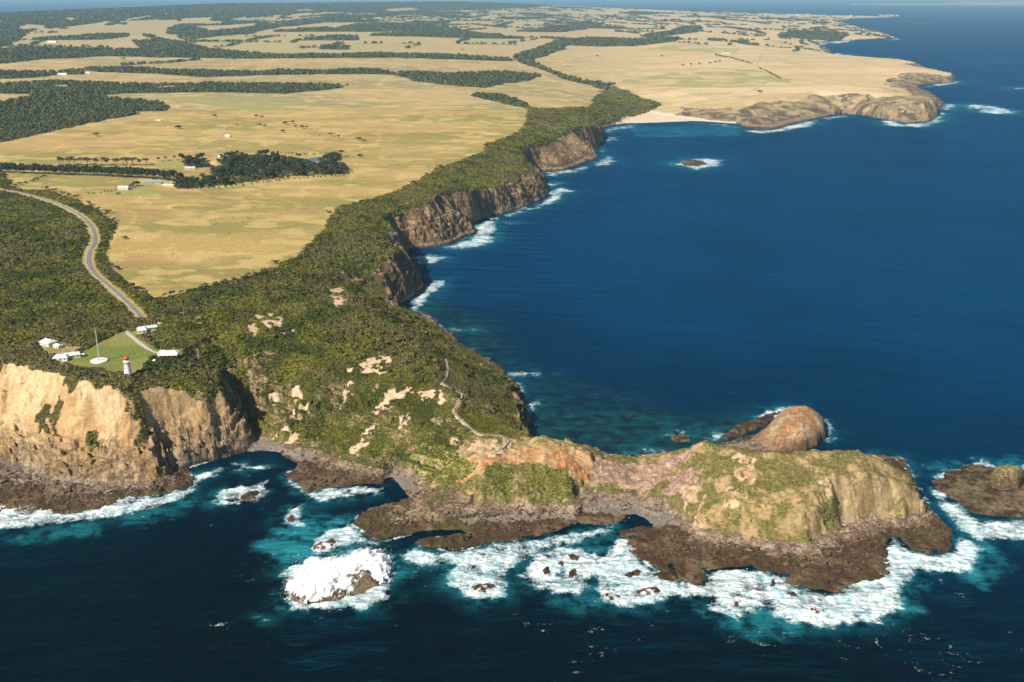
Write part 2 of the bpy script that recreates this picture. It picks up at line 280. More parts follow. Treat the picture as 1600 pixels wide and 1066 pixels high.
LINES = [
 # cliff feet
 [(-420, 715, 5), (-150, 722, 5), (-60, 722, 4), (0, 726, 4), (40, 735, 4), (69, 744, 4), (114, 752, 4), (174, 762, 4), (228, 763, 4), (262, 748, 4), (268, 733, 4), (262, 722, 4), (300, 715, 4), (333, 709, 4), (375, 699, 4), (397, 688, 4), (430, 696, 4),
  (478, 713, 3), (500, 723, 3), (540, 736, 3), (570, 748, 3), (595, 744, 3), (612, 735, 3), (640, 742, 3), (653, 758, 3), (652, 770, 3), (632, 787, 3), (605, 797, 3), (640, 809, 4), (680, 811, 4), (720, 800, 4), (760, 797, 4), (800, 797, 4), (850, 799, 4), (895, 802, 4),
  (908, 792, 4), (930, 782, 4), (990, 784, 4), (1040, 798, 4), (1066, 812, 4), (1080, 832, 3), (1110, 850, 3), (1150, 853, 3), (1200, 862, 3), (1260, 869, 3), (1300, 858, 3), (1345, 838, 3), (1400, 828, 3), (1440, 822, 3), (1456, 810, 3)],
 [(-150, 680, 34), (-60, 680, 33), (0, 680, 32), (90, 690, 31), (180, 702, 27), (222, 707, 25), (248, 722, 20)],
 [(-420, 560, 95), (-150, 565, 92), (0, 568, 88), (24, 565, 88), (60, 579, 86), (78, 585, 85), (99, 582, 85), (120, 595, 83), (162, 604, 81), (192, 607, 79), (210, 603, 78), (255, 609, 70), (288, 610, 66), (312, 622, 58), (345, 609, 61), (356, 635, 42), (377, 662, 24)],
 [(396, 677, 7), (385, 640, 21), (366, 605, 42), (340, 570, 64), (318, 548, 76)],
 # prow upper
 [(205, 689, 34), (250, 689, 29), (290, 690, 24), (340, 680, 24)],
 # middle slope
 [(415, 640, 24), (480, 655, 23), (530, 660, 24), (560, 655, 27), (620, 660, 31), (690, 655, 39)],
 [(410, 590, 47), (480, 600, 49), (560, 600, 51), (640, 600, 54)],
 [(420, 545, 68), (480, 560, 66), (560, 560, 66), (640, 560, 65), (672, 575, 62)],
 [(490, 690, 11), (530, 698, 11), (565, 703, 15), (600, 718, 12), (640, 722, 13), (690, 700, 26), (740, 700, 31)],
 # ridge and headland crest
 [(672, 575, 62), (693, 600, 57), (715, 625, 50), (713, 642, 45), (735, 668, 41), (765, 683, 37), (795, 690, 36), (820, 685, 38), (846, 686, 39), (890, 694, 34), (922, 703, 29), (940, 712, 22), (957, 717, 19), (1000, 720, 17), (1040, 712, 22), (1071, 706, 29), (1096, 693, 42), (1128, 699, 43), (1160, 707, 43), (1230, 711, 46), (1299, 707, 48), (1338, 703, 48), (1360, 712, 43), (1383, 727, 36), (1409, 750, 30), (1427, 773, 24), (1443, 799, 12)],
 [(690, 768, 13), (720, 772, 12)],
 [(760, 750, 22), (800, 750, 22), (850, 750, 21), (890, 755, 18), (925, 745, 14), (990, 755, 11), (1040, 765, 13)],
 [(905, 765, 9), (930, 768, 7), (990, 770, 7), (1035, 780, 8)],
 [(1075, 770, 20), (1120, 770, 26), (1180, 790, 27), (1250, 800, 28), (1290, 790, 28), (1302, 776, 32), (1292, 746, 40), (1330, 738, 42), (1380, 748, 36), (1420, 768, 28)],
 [(1090, 820, 10), (1130, 832, 9), (1200, 842, 9), (1260, 846, 9), (1300, 820, 12), (1310, 800, 14), (1360, 797, 13), (1420, 800, 12)],
 [(1310, 815, 6), (1360, 808, 7), (1420, 808, 7)],
 [(1140, 703, 12), (1170, 697, 9), (1195, 697, 8)],
 # eastern side of the spur
 [(815, 665, 16), (812, 640, 20), (806, 618, 18), (790, 598, 16), (762, 578, 15), (735, 560, 16), (708, 543, 18), (690, 530, 20), (660, 505, 24), (628, 488, 22), (612, 476, 24)],
 [(770, 650, 30), (760, 620, 34), (740, 595, 40), (700, 560, 50), (660, 530, 60), (620, 505, 62)],
 [(600, 500, 78), (560, 470, 80), (540, 440, 78)],
 # first bluff, cove, cliffs of the bay
 [(604, 452, 30), (592, 424, 50), (608, 405, 60), (628, 402, 46)],
 [(575, 400, 66), (600, 385, 66), (612, 372, 60), (618, 368, 50)],
 [(575, 357, 74), (594, 342, 68), (606, 335, 62), (633, 327, 63), (663, 320, 66), (680, 305, 70), (697, 301, 66), (738, 302, 56), (775, 294, 50), (805, 282, 50), (828, 265, 50), (815, 242, 60), (822, 228, 62), (840, 222, 60), (865, 212, 60), (895, 203, 66), (925, 197, 58), (938, 203, 30)],
 [(528, 323, 78), (580, 311, 78), (644, 289, 78), (685, 263, 77), (753, 240, 76), (790, 217, 76), (824, 191, 74), (824, 169, 70)],
 [(222, 495, 86), (300, 455, 84), (400, 430, 82), (486, 379, 80), (528, 323, 78)],
 [(-300, 500, 96), (0, 500, 92), (100, 540, 88), (200, 590, 82.5), (265, 553, 83), (340, 520, 84)],
 [(-200, 420, 100), (0, 400, 94), (150, 430, 89), (300, 400, 82)],
 [(-200, 300, 98), (0, 296, 94), (150, 330, 90), (300, 330, 84), (420, 330, 81)],
 [(-200, 200, 100), (0, 200, 92), (150, 210, 86), (300, 200, 84), (450, 200, 80), (600, 180, 78), (700, 200, 74)],
 [(-200, 130, 105), (0, 125, 95), (200, 130, 88), (400, 120, 82), (600, 118, 78), (740, 130, 70)],
 [(820, 95, 50), (850, 108, 46), (880, 119, 42), (920, 132, 36), (950, 150, 24), (975, 168, 12), (985, 182, 5)],
 [(985, 184, 4), (1010, 176, 6), (1045, 181, 4), (1080, 185, 4), (1120, 187, 5), (1150, 190, 4)],
 [(870, 165, 66), (905, 168, 60), (930, 185, 48)],
 [(860, 140, 64), (900, 150, 60), (925, 158, 50)],
 [(1040, 162, 22), (1080, 172, 22), (1130, 178, 22), (1165, 184, 20), (1200, 184, 16), (1240, 178, 16), (1262, 165, 34)],
 [(960, 120, 50), (1040, 140, 50), (1120, 155, 48), (1190, 160, 48), (1240, 150, 56), (1270, 143, 62), (1282, 136, 72), (1320, 133, 74), (1370, 134, 74), (1386, 147, 66)],
 [(1285, 160, 40), (1310, 162, 40), (1350, 163, 40), (1385, 166, 43), (1402, 163, 54), (1440, 160, 58), (1462, 157, 50)],
 [(1295, 173, 20), (1340, 173, 22), (1385, 178, 22)],
 [(1385, 141, 70), (1420, 145, 66), (1452, 148, 60)],
 [(1400, 120, 30), (1440, 122, 27), (1475, 121, 22), (1485, 123, 15)], [(1420, 112, 46), (1460, 110, 45), (1480, 113, 38)],
 [(1300, 96, 62), (1360, 93, 50), (1410, 92, 48), (1430, 97, 30)],
 [(1180, 75, 80), (1240, 75, 75), (1275, 78, 68), (1290, 84, 45)],
 [(1220, 60, 80), (1255, 62, 70)], [(1280, 50, 65), (1330, 47, 62), (1365, 50, 45)],
 [(1240, 35, 60), (1290, 32, 40), (1380, 25, 12)],
 [(850, 75, 75), (1000, 80, 82), (1150, 90, 80)], [(850, 50, 85), (1000, 50, 88), (1150, 50, 82)],
 [(-200, 85, 120), (0, 85, 105), (300, 85, 95), (600, 90, 85), (760, 85, 75)],
 [(-200, 60, 130), (0, 62, 118), (200, 60, 120), (320, 72, 95), (420, 60, 110), (600, 55, 115), (760, 60, 95)],
 [(-200, 45, 150), (0, 45, 150), (200, 38, 140), (400, 40, 120), (600, 38, 120), (780, 35, 105)],
 [(-200, 26, 215), (0, 22, 215), (200, 13, 240), (350, 6, 290), (550, 4, 290), (700, 2.5, 295), (850, 5, 240), (1000, 14, 125), (1100, 18, 90), (1200, 19, 60), (1280, 21, 35)],
 [(0, 30, 185), (300, 20, 210), (500, 16, 200), (700, 18, 160), (900, 25, 110), (1100, 27, 80)],
]
# ------------------------------------------------------------------ triangulate
cverts = []; czs = []; cedges = []
def addline(pts, closed=False):
    b = len(cverts)
    for x, y, z in pts: cverts.append(Vector((x, y))); czs.append(z)
    for i in range(len(pts)-1): cedges.append((b+i, b+i+1))
    if closed: cedges.append((b+len(pts)-1, b))
coast_xy = [P(u, v, 0) for u, v in COAST] + [(r*math.sin(a), r*math.cos(a)) for a, r in FARCOAST]
coast_xy = [p for p in coast_xy]
addline([(x, y, 0) for x, y in coast_xy], True)
for L_ in LINES: addline([(*P(u, v, z), z) for u, v, z in L_])
ov, oe, of, ovo, _, _ = delaunay_2d_cdt(cverts, cedges, [], 0, 0.01)
oz = []
cz = np.array(czs); cxy = np.array([(v.x, v.y) for v in cverts])
for i, v in enumerate(ov):
    if ovo[i]: oz.append(float(np.mean([czs[k] for k in ovo[i]])))
    else:
        d = np.hypot(cxy[:, 0]-v.x, cxy[:, 1]-v.y); k = np.argsort(d)[:3]; wt = 1/(d[k]+0.1); oz.append(float((cz[k]*wt).sum()/wt.sum()))
        print('cross near', round(v.x), round(v.y))
oz = np.array(oz, np.float32)
def rawheight(x, y):
    z = np.full(x.shape, -6.0, np.float32); order = np.argsort(x.ravel(), kind='stable'); xs = x.ravel()[order]; ysf = y.ravel()[order]; zf = np.full(xs.shape, -6.0, np.float32)
    for f in of:
        (x1, y1), (x2, y2), (x3, y3) = [(ov[i].x, ov[i].y) for i in f]; a, b_, c = [oz[i] for i in f]
        i0 = np.searchsorted(xs, min(x1, x2, x3)); i1 = np.searchsorted(xs, max(x1, x2, x3))
        if i1 <= i0: continue
        yy = ysf[i0:i1]; k = np.nonzero((yy >= min(y1, y2, y3)) & (yy <= max(y1, y2, y3)))[0]
        if k.size == 0: continue
        k = k+i0; px = xs[k]; py = ysf[k]; D = (y2-y3)*(x1-x3)+(x3-x2)*(y1-y3)
        if abs(D) < 1e-9: continue
        l1 = ((y2-y3)*(px-x3)+(x3-x2)*(py-y3))/D; l2 = ((y3-y1)*(px-x3)+(x1-x3)*(py-y3))/D; l3 = 1-l1-l2
        q = (l1 >= -1e-6) & (l2 >= -1e-6) & (l3 >= -1e-6)
        zf[k[q]] = (l1*a+l2*b_+l3*c)[q]
    z.ravel()[order] = zf; return z
def warp(x, y):
    r = np.hypot(x, y); k = np.clip(r/1300, 1, 4)
    wx = (mb(x, y, 24, 3, 5, k)-0.5)*11*k; wy = (mb(x, y, 24, 57, 5, k)-0.5)*11*k
    return x+wx, y+wy
# polar grid
NA = 1150; AZ = np.linspace(-0.53, 0.53, NA)
rr = [575.0]
while rr[-1] < 26500:
    r = rr[-1]; rr.append(r+(0.85 if r < 1200 else 0.85+(r-1200)*0.0016 if r < 5000 else 6.9+(r-5000)*0.009))
RR = np.array(rr); NR = len(RR)
GA, GR = np.meshgrid(AZ, RR); GX = GR*np.sin(GA); GY = GR*np.cos(GA)
print('grid', NR, NA, 'tris', len(of), time.time()-T0)
CO = np.array(coast_xy); 
wxx, wyy = warp(GX, GY)
H = rawheight(wxx, wyy); INL = inpoly(wxx, wyy, CO)
H = np.where(INL, H, -4.0).astype(np.float32); H0 = H.copy()
def blur(A, n):
    for _ in range(n):
        B = A.copy(); B[1:-1] = (A[:-2]+2*A[1:-1]+A[2:])/4; C = B.copy(); C[:, 1:-1] = (B[:, :-2]+2*B[:, 1:-1]+B[:, 2:])/4; A = C
    return A
HS = blur(H, 6); keep = ss(3, 9, H)
H = H*(1-keep)+HS*keep
GEOM_R = RR[:, None]
def grads(A):
    dr = np.gradient(A, RR, axis=0); da = np.gradient(A, AZ, axis=1)/RR[:, None]; return np.hypot(dr, da)
SL = blur(np.clip(grads(H), 0, 3).astype(np.float32), 3)
LAND = INL
# natural relief
kk = np.ones_like(GR)
HL0 = inpoly(GX, GY, [P(640, 790, 3), P(700, 700, 30), P(780, 684, 38), P(930, 697, 5), P(1130, 690, 3), P(1300, 711, 3), P(1400, 712, 3), P(1460, 800, 3), P(1250, 880, 3), P(1080, 850, 3), P(990, 790, 3), P(700, 815, 3)])
soft = 1-0.35*HL0
steep = ss(0.35, 0.9, SL)
elev = ss(2.0, 14.0, H)
gul = np.where(GR < 2300, ridge(GX/32, GY/32, 11, 5), ridge(GX/90, GY/90, 12, 5))-0.55
H = H+np.where(LAND, gul*steep*elev*soft*np.where(GR < 1250, 9, 20), 0)
fine = fbm(GX/(7*kk), GY/(7*kk), 23, 4)-0.5
H = H+np.where(LAND, (ridge(GX/13, GY/13, 29, 3)-0.55)*4.5*steep*elev*soft*(GR < 2400), 0)
H = H+np.where(LAND & HL0, ((ridge(GX/19, GY/19, 33, 4)-0.55)*5.5+(ridge(GX/5, GY/5, 34, 3)-0.55)*1.6)*ss(5, 12, H), 0)
H = H+np.where(LAND, fine*(steep*elev*5.0+ss(0.1, 0.4, SL)*elev*1.5)*kk, 0)
# bedding ledges
for per, am in ((11.0, 0.55), (4.3, 0.6)):
    q = H/per+(fbm(GX/35, GY/35, 5, 4)-0.5)*4.0; fr = q-np.floor(q)
    H = H+np.where(LAND, (ss(0.3, 0.7, fr)-fr)*per*am*steep*elev*(0.3+2.2*ss(60, 25, H))*soft*soft*(1-0.55*HL0), 0)
# rolling paddocks
H = H+np.where(LAND, ss(20, 60, H)*((fbm(GX/420, GY/420, 41, 3)-0.5)*9*ss(1100, 2200, GR)+(fbm(GX/70, GY/70, 42, 3)-0.5)*2.2), 0)
# reef texture
reefm = LAND & (H < 3.5)
rt = ridge(GX/9, GY/9, 77, 3)
H = np.where(reefm, np.maximum(H, 0.2)+(rt-0.55)*3.0+(fbm(GX/2.4, GY/2.4, 78, 2)-0.5)*1.2+0.4, H).astype(np.float32)
H = np.where(LAND, np.maximum(H, -0.6), H)
print('height done', time.time()-T0)
def hit(u, v, dz=0.0):
    """first point of the terrain (or sea level) on the sight line through photo point (u,v)"""
    a, hl, vz = az_of(u, v); j = (a-AZ[0])/(AZ[1]-AZ[0]); j = min(max(j, 0), NA-1.001); j0 = int(j); t = j-j0
    col = H[:, j0]*(1-t)+H[:, j0+1]*t; col = np.maximum(col, 0)
    zr = CAMZ+vz/hl*RR; k = np.nonzero(zr <= col+dz)[0]
    if k.size == 0:
        r = RR[-1]
        return (r*math.sin(a), r*math.cos(a), 0)
    r = RR[k[0]]
    if k[0] > 0:
        d0 = zr[k[0]-1]-col[k[0]-1]; d1 = col[k[0]]-zr[k[0]]; r = RR[k[0]-1]+(RR[k[0]]-RR[k[0]-1])*d0/max(d0+d1, 1e-6)
    return (r*math.sin(a), r*math.cos(a), float(CAMZ+vz/hl*r))
def zat(x, y, A=None):
    A = H if A is None else A
    x = np.asarray(x, float); y = np.asarray(y, float); a = np.arctan2(x, y); r = np.hypot(x, y)
    j = np.clip((a-AZ[0])/(AZ[1]-AZ[0]), 0, NA-1.001); i = np.clip(np.interp(r, RR, np.arange(NR)), 0, NR-1.001)
    i0 = i.astype(int); j0 = j.astype(int); s = i-i0; t = j-j0
    return A[i0, j0]*(1-s)*(1-t)+A[i0+1, j0]*s*(1-t)+A[i0, j0+1]*(1-s)*t+A[i0+1, j0+1]*s*t
def G(poly): return [hit(u, v)[:2] for u, v in poly]       # photo outline -> ground outline
# ------------------------------------------------------------------ land cover outlines
def pm(poly, soft=0.0, amp=0.0, base=None):
    """membership of grid points in a ground outline with a naturally ragged edge"""
    g = G(poly); return inpoly(JX, JY, g)
jk = np.clip(GR/1300, 1, 6)
JX = GX+(mb(GX, GY, 13, 91, 4, jk)-0.5)*13*jk; JY = GY+(mb(GX, GY, 13, 92, 4, jk)-0.5)*13*jk
coastal = pm([(-330, 290), (0, 262), (20, 292), (40, 298), (75, 298), (110, 310), (150, 328), (182, 350), (175, 375), (163, 395), (172, 420), (205, 450), (240, 466), (262, 467), (300, 456), (350, 442), (400, 431), (422, 420), (460, 405), (486, 379), (513, 349), (528, 323), (580, 311), (644, 289), (685, 263), (753, 240), (760, 225), (790, 217), (817, 202), (824, 191), (824, 169), (870, 170), (920, 171), (938, 142), (960, 134), (1000, 152), (1037, 163), (1015, 172), (985, 184), (975, 192), (940, 215), (860, 330), (700, 430), (830, 600), (835, 690), (790, 690), (640, 745), (400, 720), (-330, 720)])
scrub = coastal & (H > 4)
FARW = [
 [(-330, 30), (0, 22), (200, 13), (350, 6), (550, 4), (760, 2), (860, 6), (840, 12), (700, 17), (600, 21), (500, 19), (400, 27), (330, 30), (260, 30), (220, 32), (160, 34), (120, 40), (50, 48), (0, 76), (-330, 90)],
 [(-330, 86), (0, 78), (80, 75), (200, 78), (300, 80), (400, 86), (520, 86), (600, 84), (660, 86), (800, 92), (800, 96), (640, 91), (400, 92), (260, 90), (170, 88), (80, 92), (40, 96), (0, 100), (-330, 110)],
 [(210, 65), (260, 63), (300, 70), (330, 78), (420, 86), (300, 84), (215, 74)], [(265, 42), (300, 38), (390, 42), (400, 52), (330, 58), (290, 58), (262, 50)],
 [(-60, 112), (0, 112), (40, 113), (90, 112), (130, 110), (132, 116), (90, 118), (40, 122), (-60, 126)],
 [(135, 107), (200, 106), (260, 110), (400, 113), (440, 110), (500, 112), (570, 108), (600, 111), (620, 117), (560, 116), (400, 118), (320, 121), (250, 116), (140, 112)],
 [(610, 115), (640, 113), (700, 116), (780, 113), (850, 118), (830, 126), (790, 130), (760, 138), (700, 133), (650, 128)],
 [(740, 146), (790, 150), (830, 165), (822, 170), (770, 158), (735, 150)],
 [(-60, 134), (0, 133), (80, 128), (200, 132), (330, 130), (440, 132), (540, 134), (520, 140), (440, 147), (330, 144), (200, 146), (110, 152), (0, 146), (-60, 146)],
 [(-330, 140), (0, 152), (50, 146), (110, 147), (150, 150), (250, 160), (265, 168), (255, 174), (190, 175), (222, 179), (190, 183), (130, 195), (60, 210), (0, 223), (-330, 290)],
 [(800, 90), (830, 80), (855, 70), (868, 68), (880, 78), (855, 87), (832, 93), (840, 103), (880, 118), (920, 128), (960, 133), (945, 142), (918, 132), (880, 123), (850, 110), (812, 98)],
 [(862, 66), (890, 62), (925, 60), (1000, 62), (1040, 59), (1058, 60), (1058, 64), (1030, 68), (990, 72), (940, 73), (890, 71), (868, 78), (858, 74)],
 [(1000, 57), (1050, 49), (1078, 41), (1098, 44), (1090, 50), (1060, 54), (1020, 60)],
 [(519, 46), (560, 39), (600, 36), (660, 38), (700, 44), (740, 52), (762, 58), (740, 58), (690, 54), (640, 51), (570, 48), (522, 49)], [(500, 73), (545, 73), (543, 78), (500, 77)],
 [(270, 52), (400, 40), (440, 35), (540, 24), (640, 22), (560, 30), (440, 42), (390, 52), (300, 62)],
]
CLEAR = [[(25, 44), (40, 38), (70, 40), (75, 46), (35, 48)], [(100, 28), (118, 27), (120, 32), (100, 32)], [(120, 40), (165, 33), (168, 39), (128, 43)], [(190, 31), (235, 24), (240, 27), (200, 33)], [(245, 22), (262, 20), (260, 24)],
 [(205, 38), (240, 31), (278, 31), (278, 40), (262, 46), (262, 55), (230, 55), (100, 52), (130, 44), (165, 40)], [(280, 29), (330, 27), (328, 34), (288, 34)], [(360, 30), (385, 26), (382, 32)], [(300, 41), (400, 36), (400, 42), (330, 50)],
 [(80, 133), (112, 132), (110, 138), (85, 138)], [(-20, 147), (50, 147), (52, 152), (0, 160), (-20, 160)], [(233, 134), (275, 134), (272, 139), (240, 137)], [(65, 179), (95, 178), (88, 182)], [(285, 138), (302, 138), (300, 143)], [(600, 15), (640, 12), (660, 16), (610, 19)], [(430, 18), (480, 14), (500, 18)]]
wood = np.zeros_like(LAND)
for q in FARW: wood |= pm(q)
clear = np.zeros_like(LAND)
for q in CLEAR: clear |= pm(q)
HEDGES = [[(660, 20), (760, 22), (830, 25)], [(655, 25), (700, 22), (760, 18)], [(690, 40), (740, 38), (790, 44)], [(775, 42), (800, 35)], [(780, 26), (860, 28), (900, 33)], [(820, 40), (870, 42), (920, 44), (1000, 46)],
 [(870, 22), (960, 25)], [(1010, 25), (1080, 27), (1160, 25)], [(1060, 40), (1110, 42), (1170, 48), (1190, 53)], [(950, 35), (1040, 40)], [(1100, 26), (1130, 30), (1160, 33), (1200, 38)], [(1160, 18.5), (1240, 20), (1300, 23)],
 [(1130, 38), (1190, 40)], [(850, 15), (940, 18)], [(1200, 35), (1250, 38), (1290, 39)], [(430, 50), (520, 43)], [(435, 40), (540, 32), (560, 30)], [(400, 35), (470, 33)], [(800, 28), (830, 30)], [(840, 32), (900, 38)], [(540, 42), (560, 38)],
 [(165, 41), (180, 36), (235, 42)], [(240, 33), (250, 38)], [(50, 62), (120, 58)], [(200, 45), (240, 60), (260, 63)], [(195, 102), (250, 99), (310, 94)], [(800, 59), (840, 59), (900, 62)], [(620, 37), (700, 42)], [(1150, 45), (1240, 48), (1290, 52)],
 [(800, 20), (880, 22)], [(690, 15), (760, 14), (830, 17)], [(1000, 20), (1090, 22)], [(960, 30), (1010, 28)], [(1040, 34), (1100, 34)], [(850, 47), (860, 42), (950, 40)], [(970, 50), (1000, 53)], [(560, 26), (650, 26)], [(470, 27), (540, 22)], [(740, 28), (760, 24)], [(690, 33), (770, 32)], [(880, 28), (990, 32)]]
hedge = np.zeros_like(LAND); farm = GR > 4000
for hl_ in HEDGES:
    g = [hit(u, v)[:2] for u, v in hl_]; r0 = np.mean([math.hypot(*q) for q in g]); sel = np.nonzero(farm)
    d = segdist(GX[sel]+0, GY[sel]+0, g, False, 400.0); m = d < (10+r0*0.0016)*(0.8+0.4*fbm(GX[sel]/150, GY[sel]/150, 5, 2)); t = np.zeros_like(hedge); t[sel] = m; hedge |= t
# patchwork of far paddocks
vx = GX/520+(fbm(GX/900, GY/900, 8, 2)-0.5)*1.2; vy = GY/900; cell = hash2(np.floor(vx+0.3*np.floor(vy)).astype(np.int64), np.floor(vy).astype(np.int64), 99)
ex = vx+0.3*np.floor(vy); fx_ = np.minimum(ex-np.floor(ex), 1-(ex-np.floor(ex))); fy_ = np.minimum(vy-np.floor(vy), 1-(vy-np.floor(vy)))
farpatch = ss(6500, 7500, GR)
edge_h = ((fx_*520 < 12+GR*0.0012) | (fy_*900 < 12+GR*0.0016)) & (cell > 0.62) & (GR > 7600)
leftness = ss(0.25, -0.4, GA)
fwood = (hash2(np.floor(vx*1.0+0.3*np.floor(vy)).astype(np.int64), np.floor(vy).astype(np.int64), 123) < 0.04+0.28*leftness) & (GR > 8500)
wood = (wood | hedge | edge_h | fwood) & ~clear & LAND & (H > 3)
print('cover polys', time.time()-T0)
SAND = [[(514, 452), (542, 448), (538, 470), (530, 484), (520, 468)], [(275, 487), (300, 489), (320, 508), (312, 514), (298, 500), (276, 492)], [(370, 530), (398, 500), (396, 488), (425, 487), (446, 503), (424, 517), (385, 533)], [(425, 527), (468, 513), (466, 519), (430, 533)], [(598, 497), (617, 496), (613, 509)],
 [(562, 572), (580, 558), (608, 556), (608, 572), (594, 567), (606, 588), (580, 588), (564, 580)], [(460, 600), (470, 596), (476, 632), (482, 652), (452, 657), (458, 630)], [(516, 652), (543, 597), (552, 600), (535, 630)], [(652, 611), (682, 611), (695, 622), (688, 630), (668, 634)],
 [(548, 705), (566, 672), (592, 658), (580, 690), (562, 712)], [(416, 615), (432, 613), (438, 628), (424, 632)], [(580, 640), (610, 612), (640, 605), (650, 615), (610, 632), (590, 650)], [(620, 650), (640, 640), (634, 668), (618, 672)], [(440, 668), (470, 680), (450, 700), (420, 695)], [(540, 575), (550, 573), (545, 585)], [(60, 541), (78, 528), (84, 536), (78, 552)]]
BEACH = [[(378, 706), (398, 680), (425, 684), (432, 698), (492, 712), (480, 722), (420, 708)], [(597, 745), (612, 733), (640, 738), (656, 760), (648, 776), (636, 772), (622, 755)], [(905, 797), (930, 778), (990, 782), (1050, 800), (1068, 818), (1030, 824), (985, 804), (940, 803)], [(720, 810), (800, 802), (900, 803), (903, 812), (800, 814), (730, 817)]]
PALEB = [[(960, 196), (985, 180), (1010, 171), (1045, 178), (1080, 184), (1150, 190), (1165, 199), (1100, 195), (1000, 197)]]
sand = np.zeros_like(LAND)
for q in SAND: sand |= pm(q)
sand &= (fbm(GX/5, GY/5, 340, 4)+0.25*(fbm(GX/1.7, GY/1.7, 341, 2)-0.5) > 0.37+0.05*(GY < 1040))
beach = np.zeros_like(LAND)
for q in BEACH: beach |= pm(q)
paleb = pm(PALEB[0])
lawn = pm([(112, 560), (140, 545), (175, 522), (198, 519), (222, 512), (235, 520), (215, 528), (262, 550), (238, 561), (232, 572), (206, 586), (180, 584), (150, 577), (110, 572), (84, 570)])
yard = pm([(58, 540), (75, 528), (110, 540), (135, 545), (108, 560), (135, 566), (120, 575), (84, 572), (95, 562), (70, 556)]) | pm([(205, 522), (228, 506), (250, 512), (240, 523)]) | pm([(232, 556), (262, 545), (290, 549), (284, 560), (245, 562)])
headl = pm([(700, 720), (720, 700), (770, 684), (846, 684), (930, 704), (1000, 716), (1096, 690), (1200, 706), (1338, 700), (1400, 740), (1450, 800), (1400, 850), (1250, 875), (1110, 856), (1060, 815), (990, 790), (900, 805), (700, 815), (640, 790), (660, 745)]) & (H > 3)
# behind-the-crest continuation of the headland
hb = inpoly(GX, GY, [P(900, 697, 0), P(1060, 704, 0), P(1132, 694, 0), P(1206, 700, 0), P(1300, 713, 0), P(1390, 711, 0), P(1440, 790, 5), P(1200, 730, 40), P(1000, 725, 20), P(900, 705, 30)])
headl |= hb & (H > 3)
front = pm([(-330, 560), (0, 568), (24, 565), (60, 579), (99, 582), (120, 595), (162, 604), (192, 607), (255, 609), (288, 608), (312, 622), (345, 612), (372, 655), (397, 683), (260, 775), (-330, 760)])
orange = pm([(765, 715), (800, 700), (850, 700), (930, 712), (935, 735), (915, 752), (860, 745), (840, 722), (790, 725)]) | pm([(690, 735), (760, 705), (780, 720), (720, 760)])
pink = pm([(930, 712), (1000, 722), (1075, 706), (1090, 715), (1050, 735), (1020, 765), (960, 757), (915, 750)]) | pm([(1040, 740), (1080, 730), (1100, 760), (1080, 785), (1040, 770)])
pinkbase = pm([(640, 770), (700, 765), (740, 780), (700, 812), (640, 812)])
khaki = pm([(1288, 746), (1330, 740), (1395, 748), (1445, 800), (1380, 800), (1303, 798)])
baresoil = pm([(1150, 706), (1186, 716), (1180, 745), (1150, 792), (1125, 800), (1150, 750), (1143, 722)]) | pm([(1272, 748), (1292, 743), (1302, 772), (1293, 785)]) | pm([(700, 690), (790, 690), (800, 705), (760, 715)]) | pm([(1060, 760), (1090, 755), (1110, 830), (1090, 850)])
baresoil &= (fbm(GX/6, GY/6, 345, 4) > 0.44)
green = pm([(828, 730), (880, 733), (892, 780), (832, 796), (818, 762)]) | pm([(758, 728), (800, 733), (792, 782), (762, 772)]) | pm([(370, 590), (390, 610), (400, 660), (388, 668), (372, 640)])
ygreen = pm([(700, 700), (740, 730), (700, 770), (655, 755), (640, 720), (660, 690)]) | pm([(940, 760), (1000, 765), (990, 778), (935, 775)])
greenish = pm([(960, 128), (1060, 112), (1180, 108), (1240, 125), (1180, 140), (1050, 136)]) | pm([(255, 250), (300, 240), (400, 232), (330, 250), (290, 262), (240, 262)]) | pm([(150, 300), (230, 293), (270, 300), (190, 307)]) | pm([(240, 155), (400, 150), (500, 160), (400, 175)]) | pm([(1040, 70), (1160, 76), (1150, 84), (1010, 78)])
farrock = (GR > 3900) & (GR < 26000) & (SL > 0.17) & (H > 1) & (GA > 0.1)
ROAD = [(222, 497), (205, 479), (185, 460), (165, 443), (150, 430), (141, 417), (138, 405), (141, 392), (148, 378), (147, 364), (140, 350), (125, 337), (105, 326), (80, 316), (40, 304), (0, 296), (-60, 286), (-160, 280)]
road_g = G(ROAD)
def smoothline(g, n=6):
    g = np.array(g, float); out = []
    for i in range(len(g)-1):
        p0 = g[max(i-1, 0)]; p1 = g[i]; p2 = g[i+1]; p3 = g[min(i+2, len(g)-1)]
        for t in np.arange(n)/n: out.append(0.5*((2*p1)+(-p0+p2)*t+(2*p0-5*p1+4*p2-p3)*t*t+(-p0+3*p1-3*p2+p3)*t**3))
    out.append(g[-1]); return np.array(out)
road_s = smoothline(road_g)
DRIVE = [(196, 518), (212, 531), (228, 543), (240, 550), (262, 553)]; drive_s = smoothline(G(DRIVE), 4)
FOOT = [(697, 562), (700, 580), (697, 592), (691, 599), (702, 606), (718, 616), (722, 622), (714, 634), (709, 643), (718, 655), (730, 665), (741, 675), (755, 680), (778, 681), (790, 686), (795, 690), (782, 702), (765, 712)]; foot_s = smoothline(G(FOOT), 4)
TRACK = [(240, 250), (262, 245), (300, 232), (330, 222), (342, 214), (348, 205), (352, 198)]; track_s = smoothline(G(TRACK), 4)
TRACK2 = [(1181, 104), (1186, 95), (1190, 86), (1192, 82)]; track2_s = smoothline(G(TRACK2), 3)
near = (GR < 3200); ni = np.nonzero(near)
def dmap(line, maxd=40.0):
    o = np.full(GX.shape, maxd, np.float32); o[ni] = segdist(GX[ni], GY[ni], line, False, maxd); return o
D_ROAD = dmap(road_s); D_DRIVE = dmap(drive_s); D_FOOT = dmap(foot_s, 15.0)
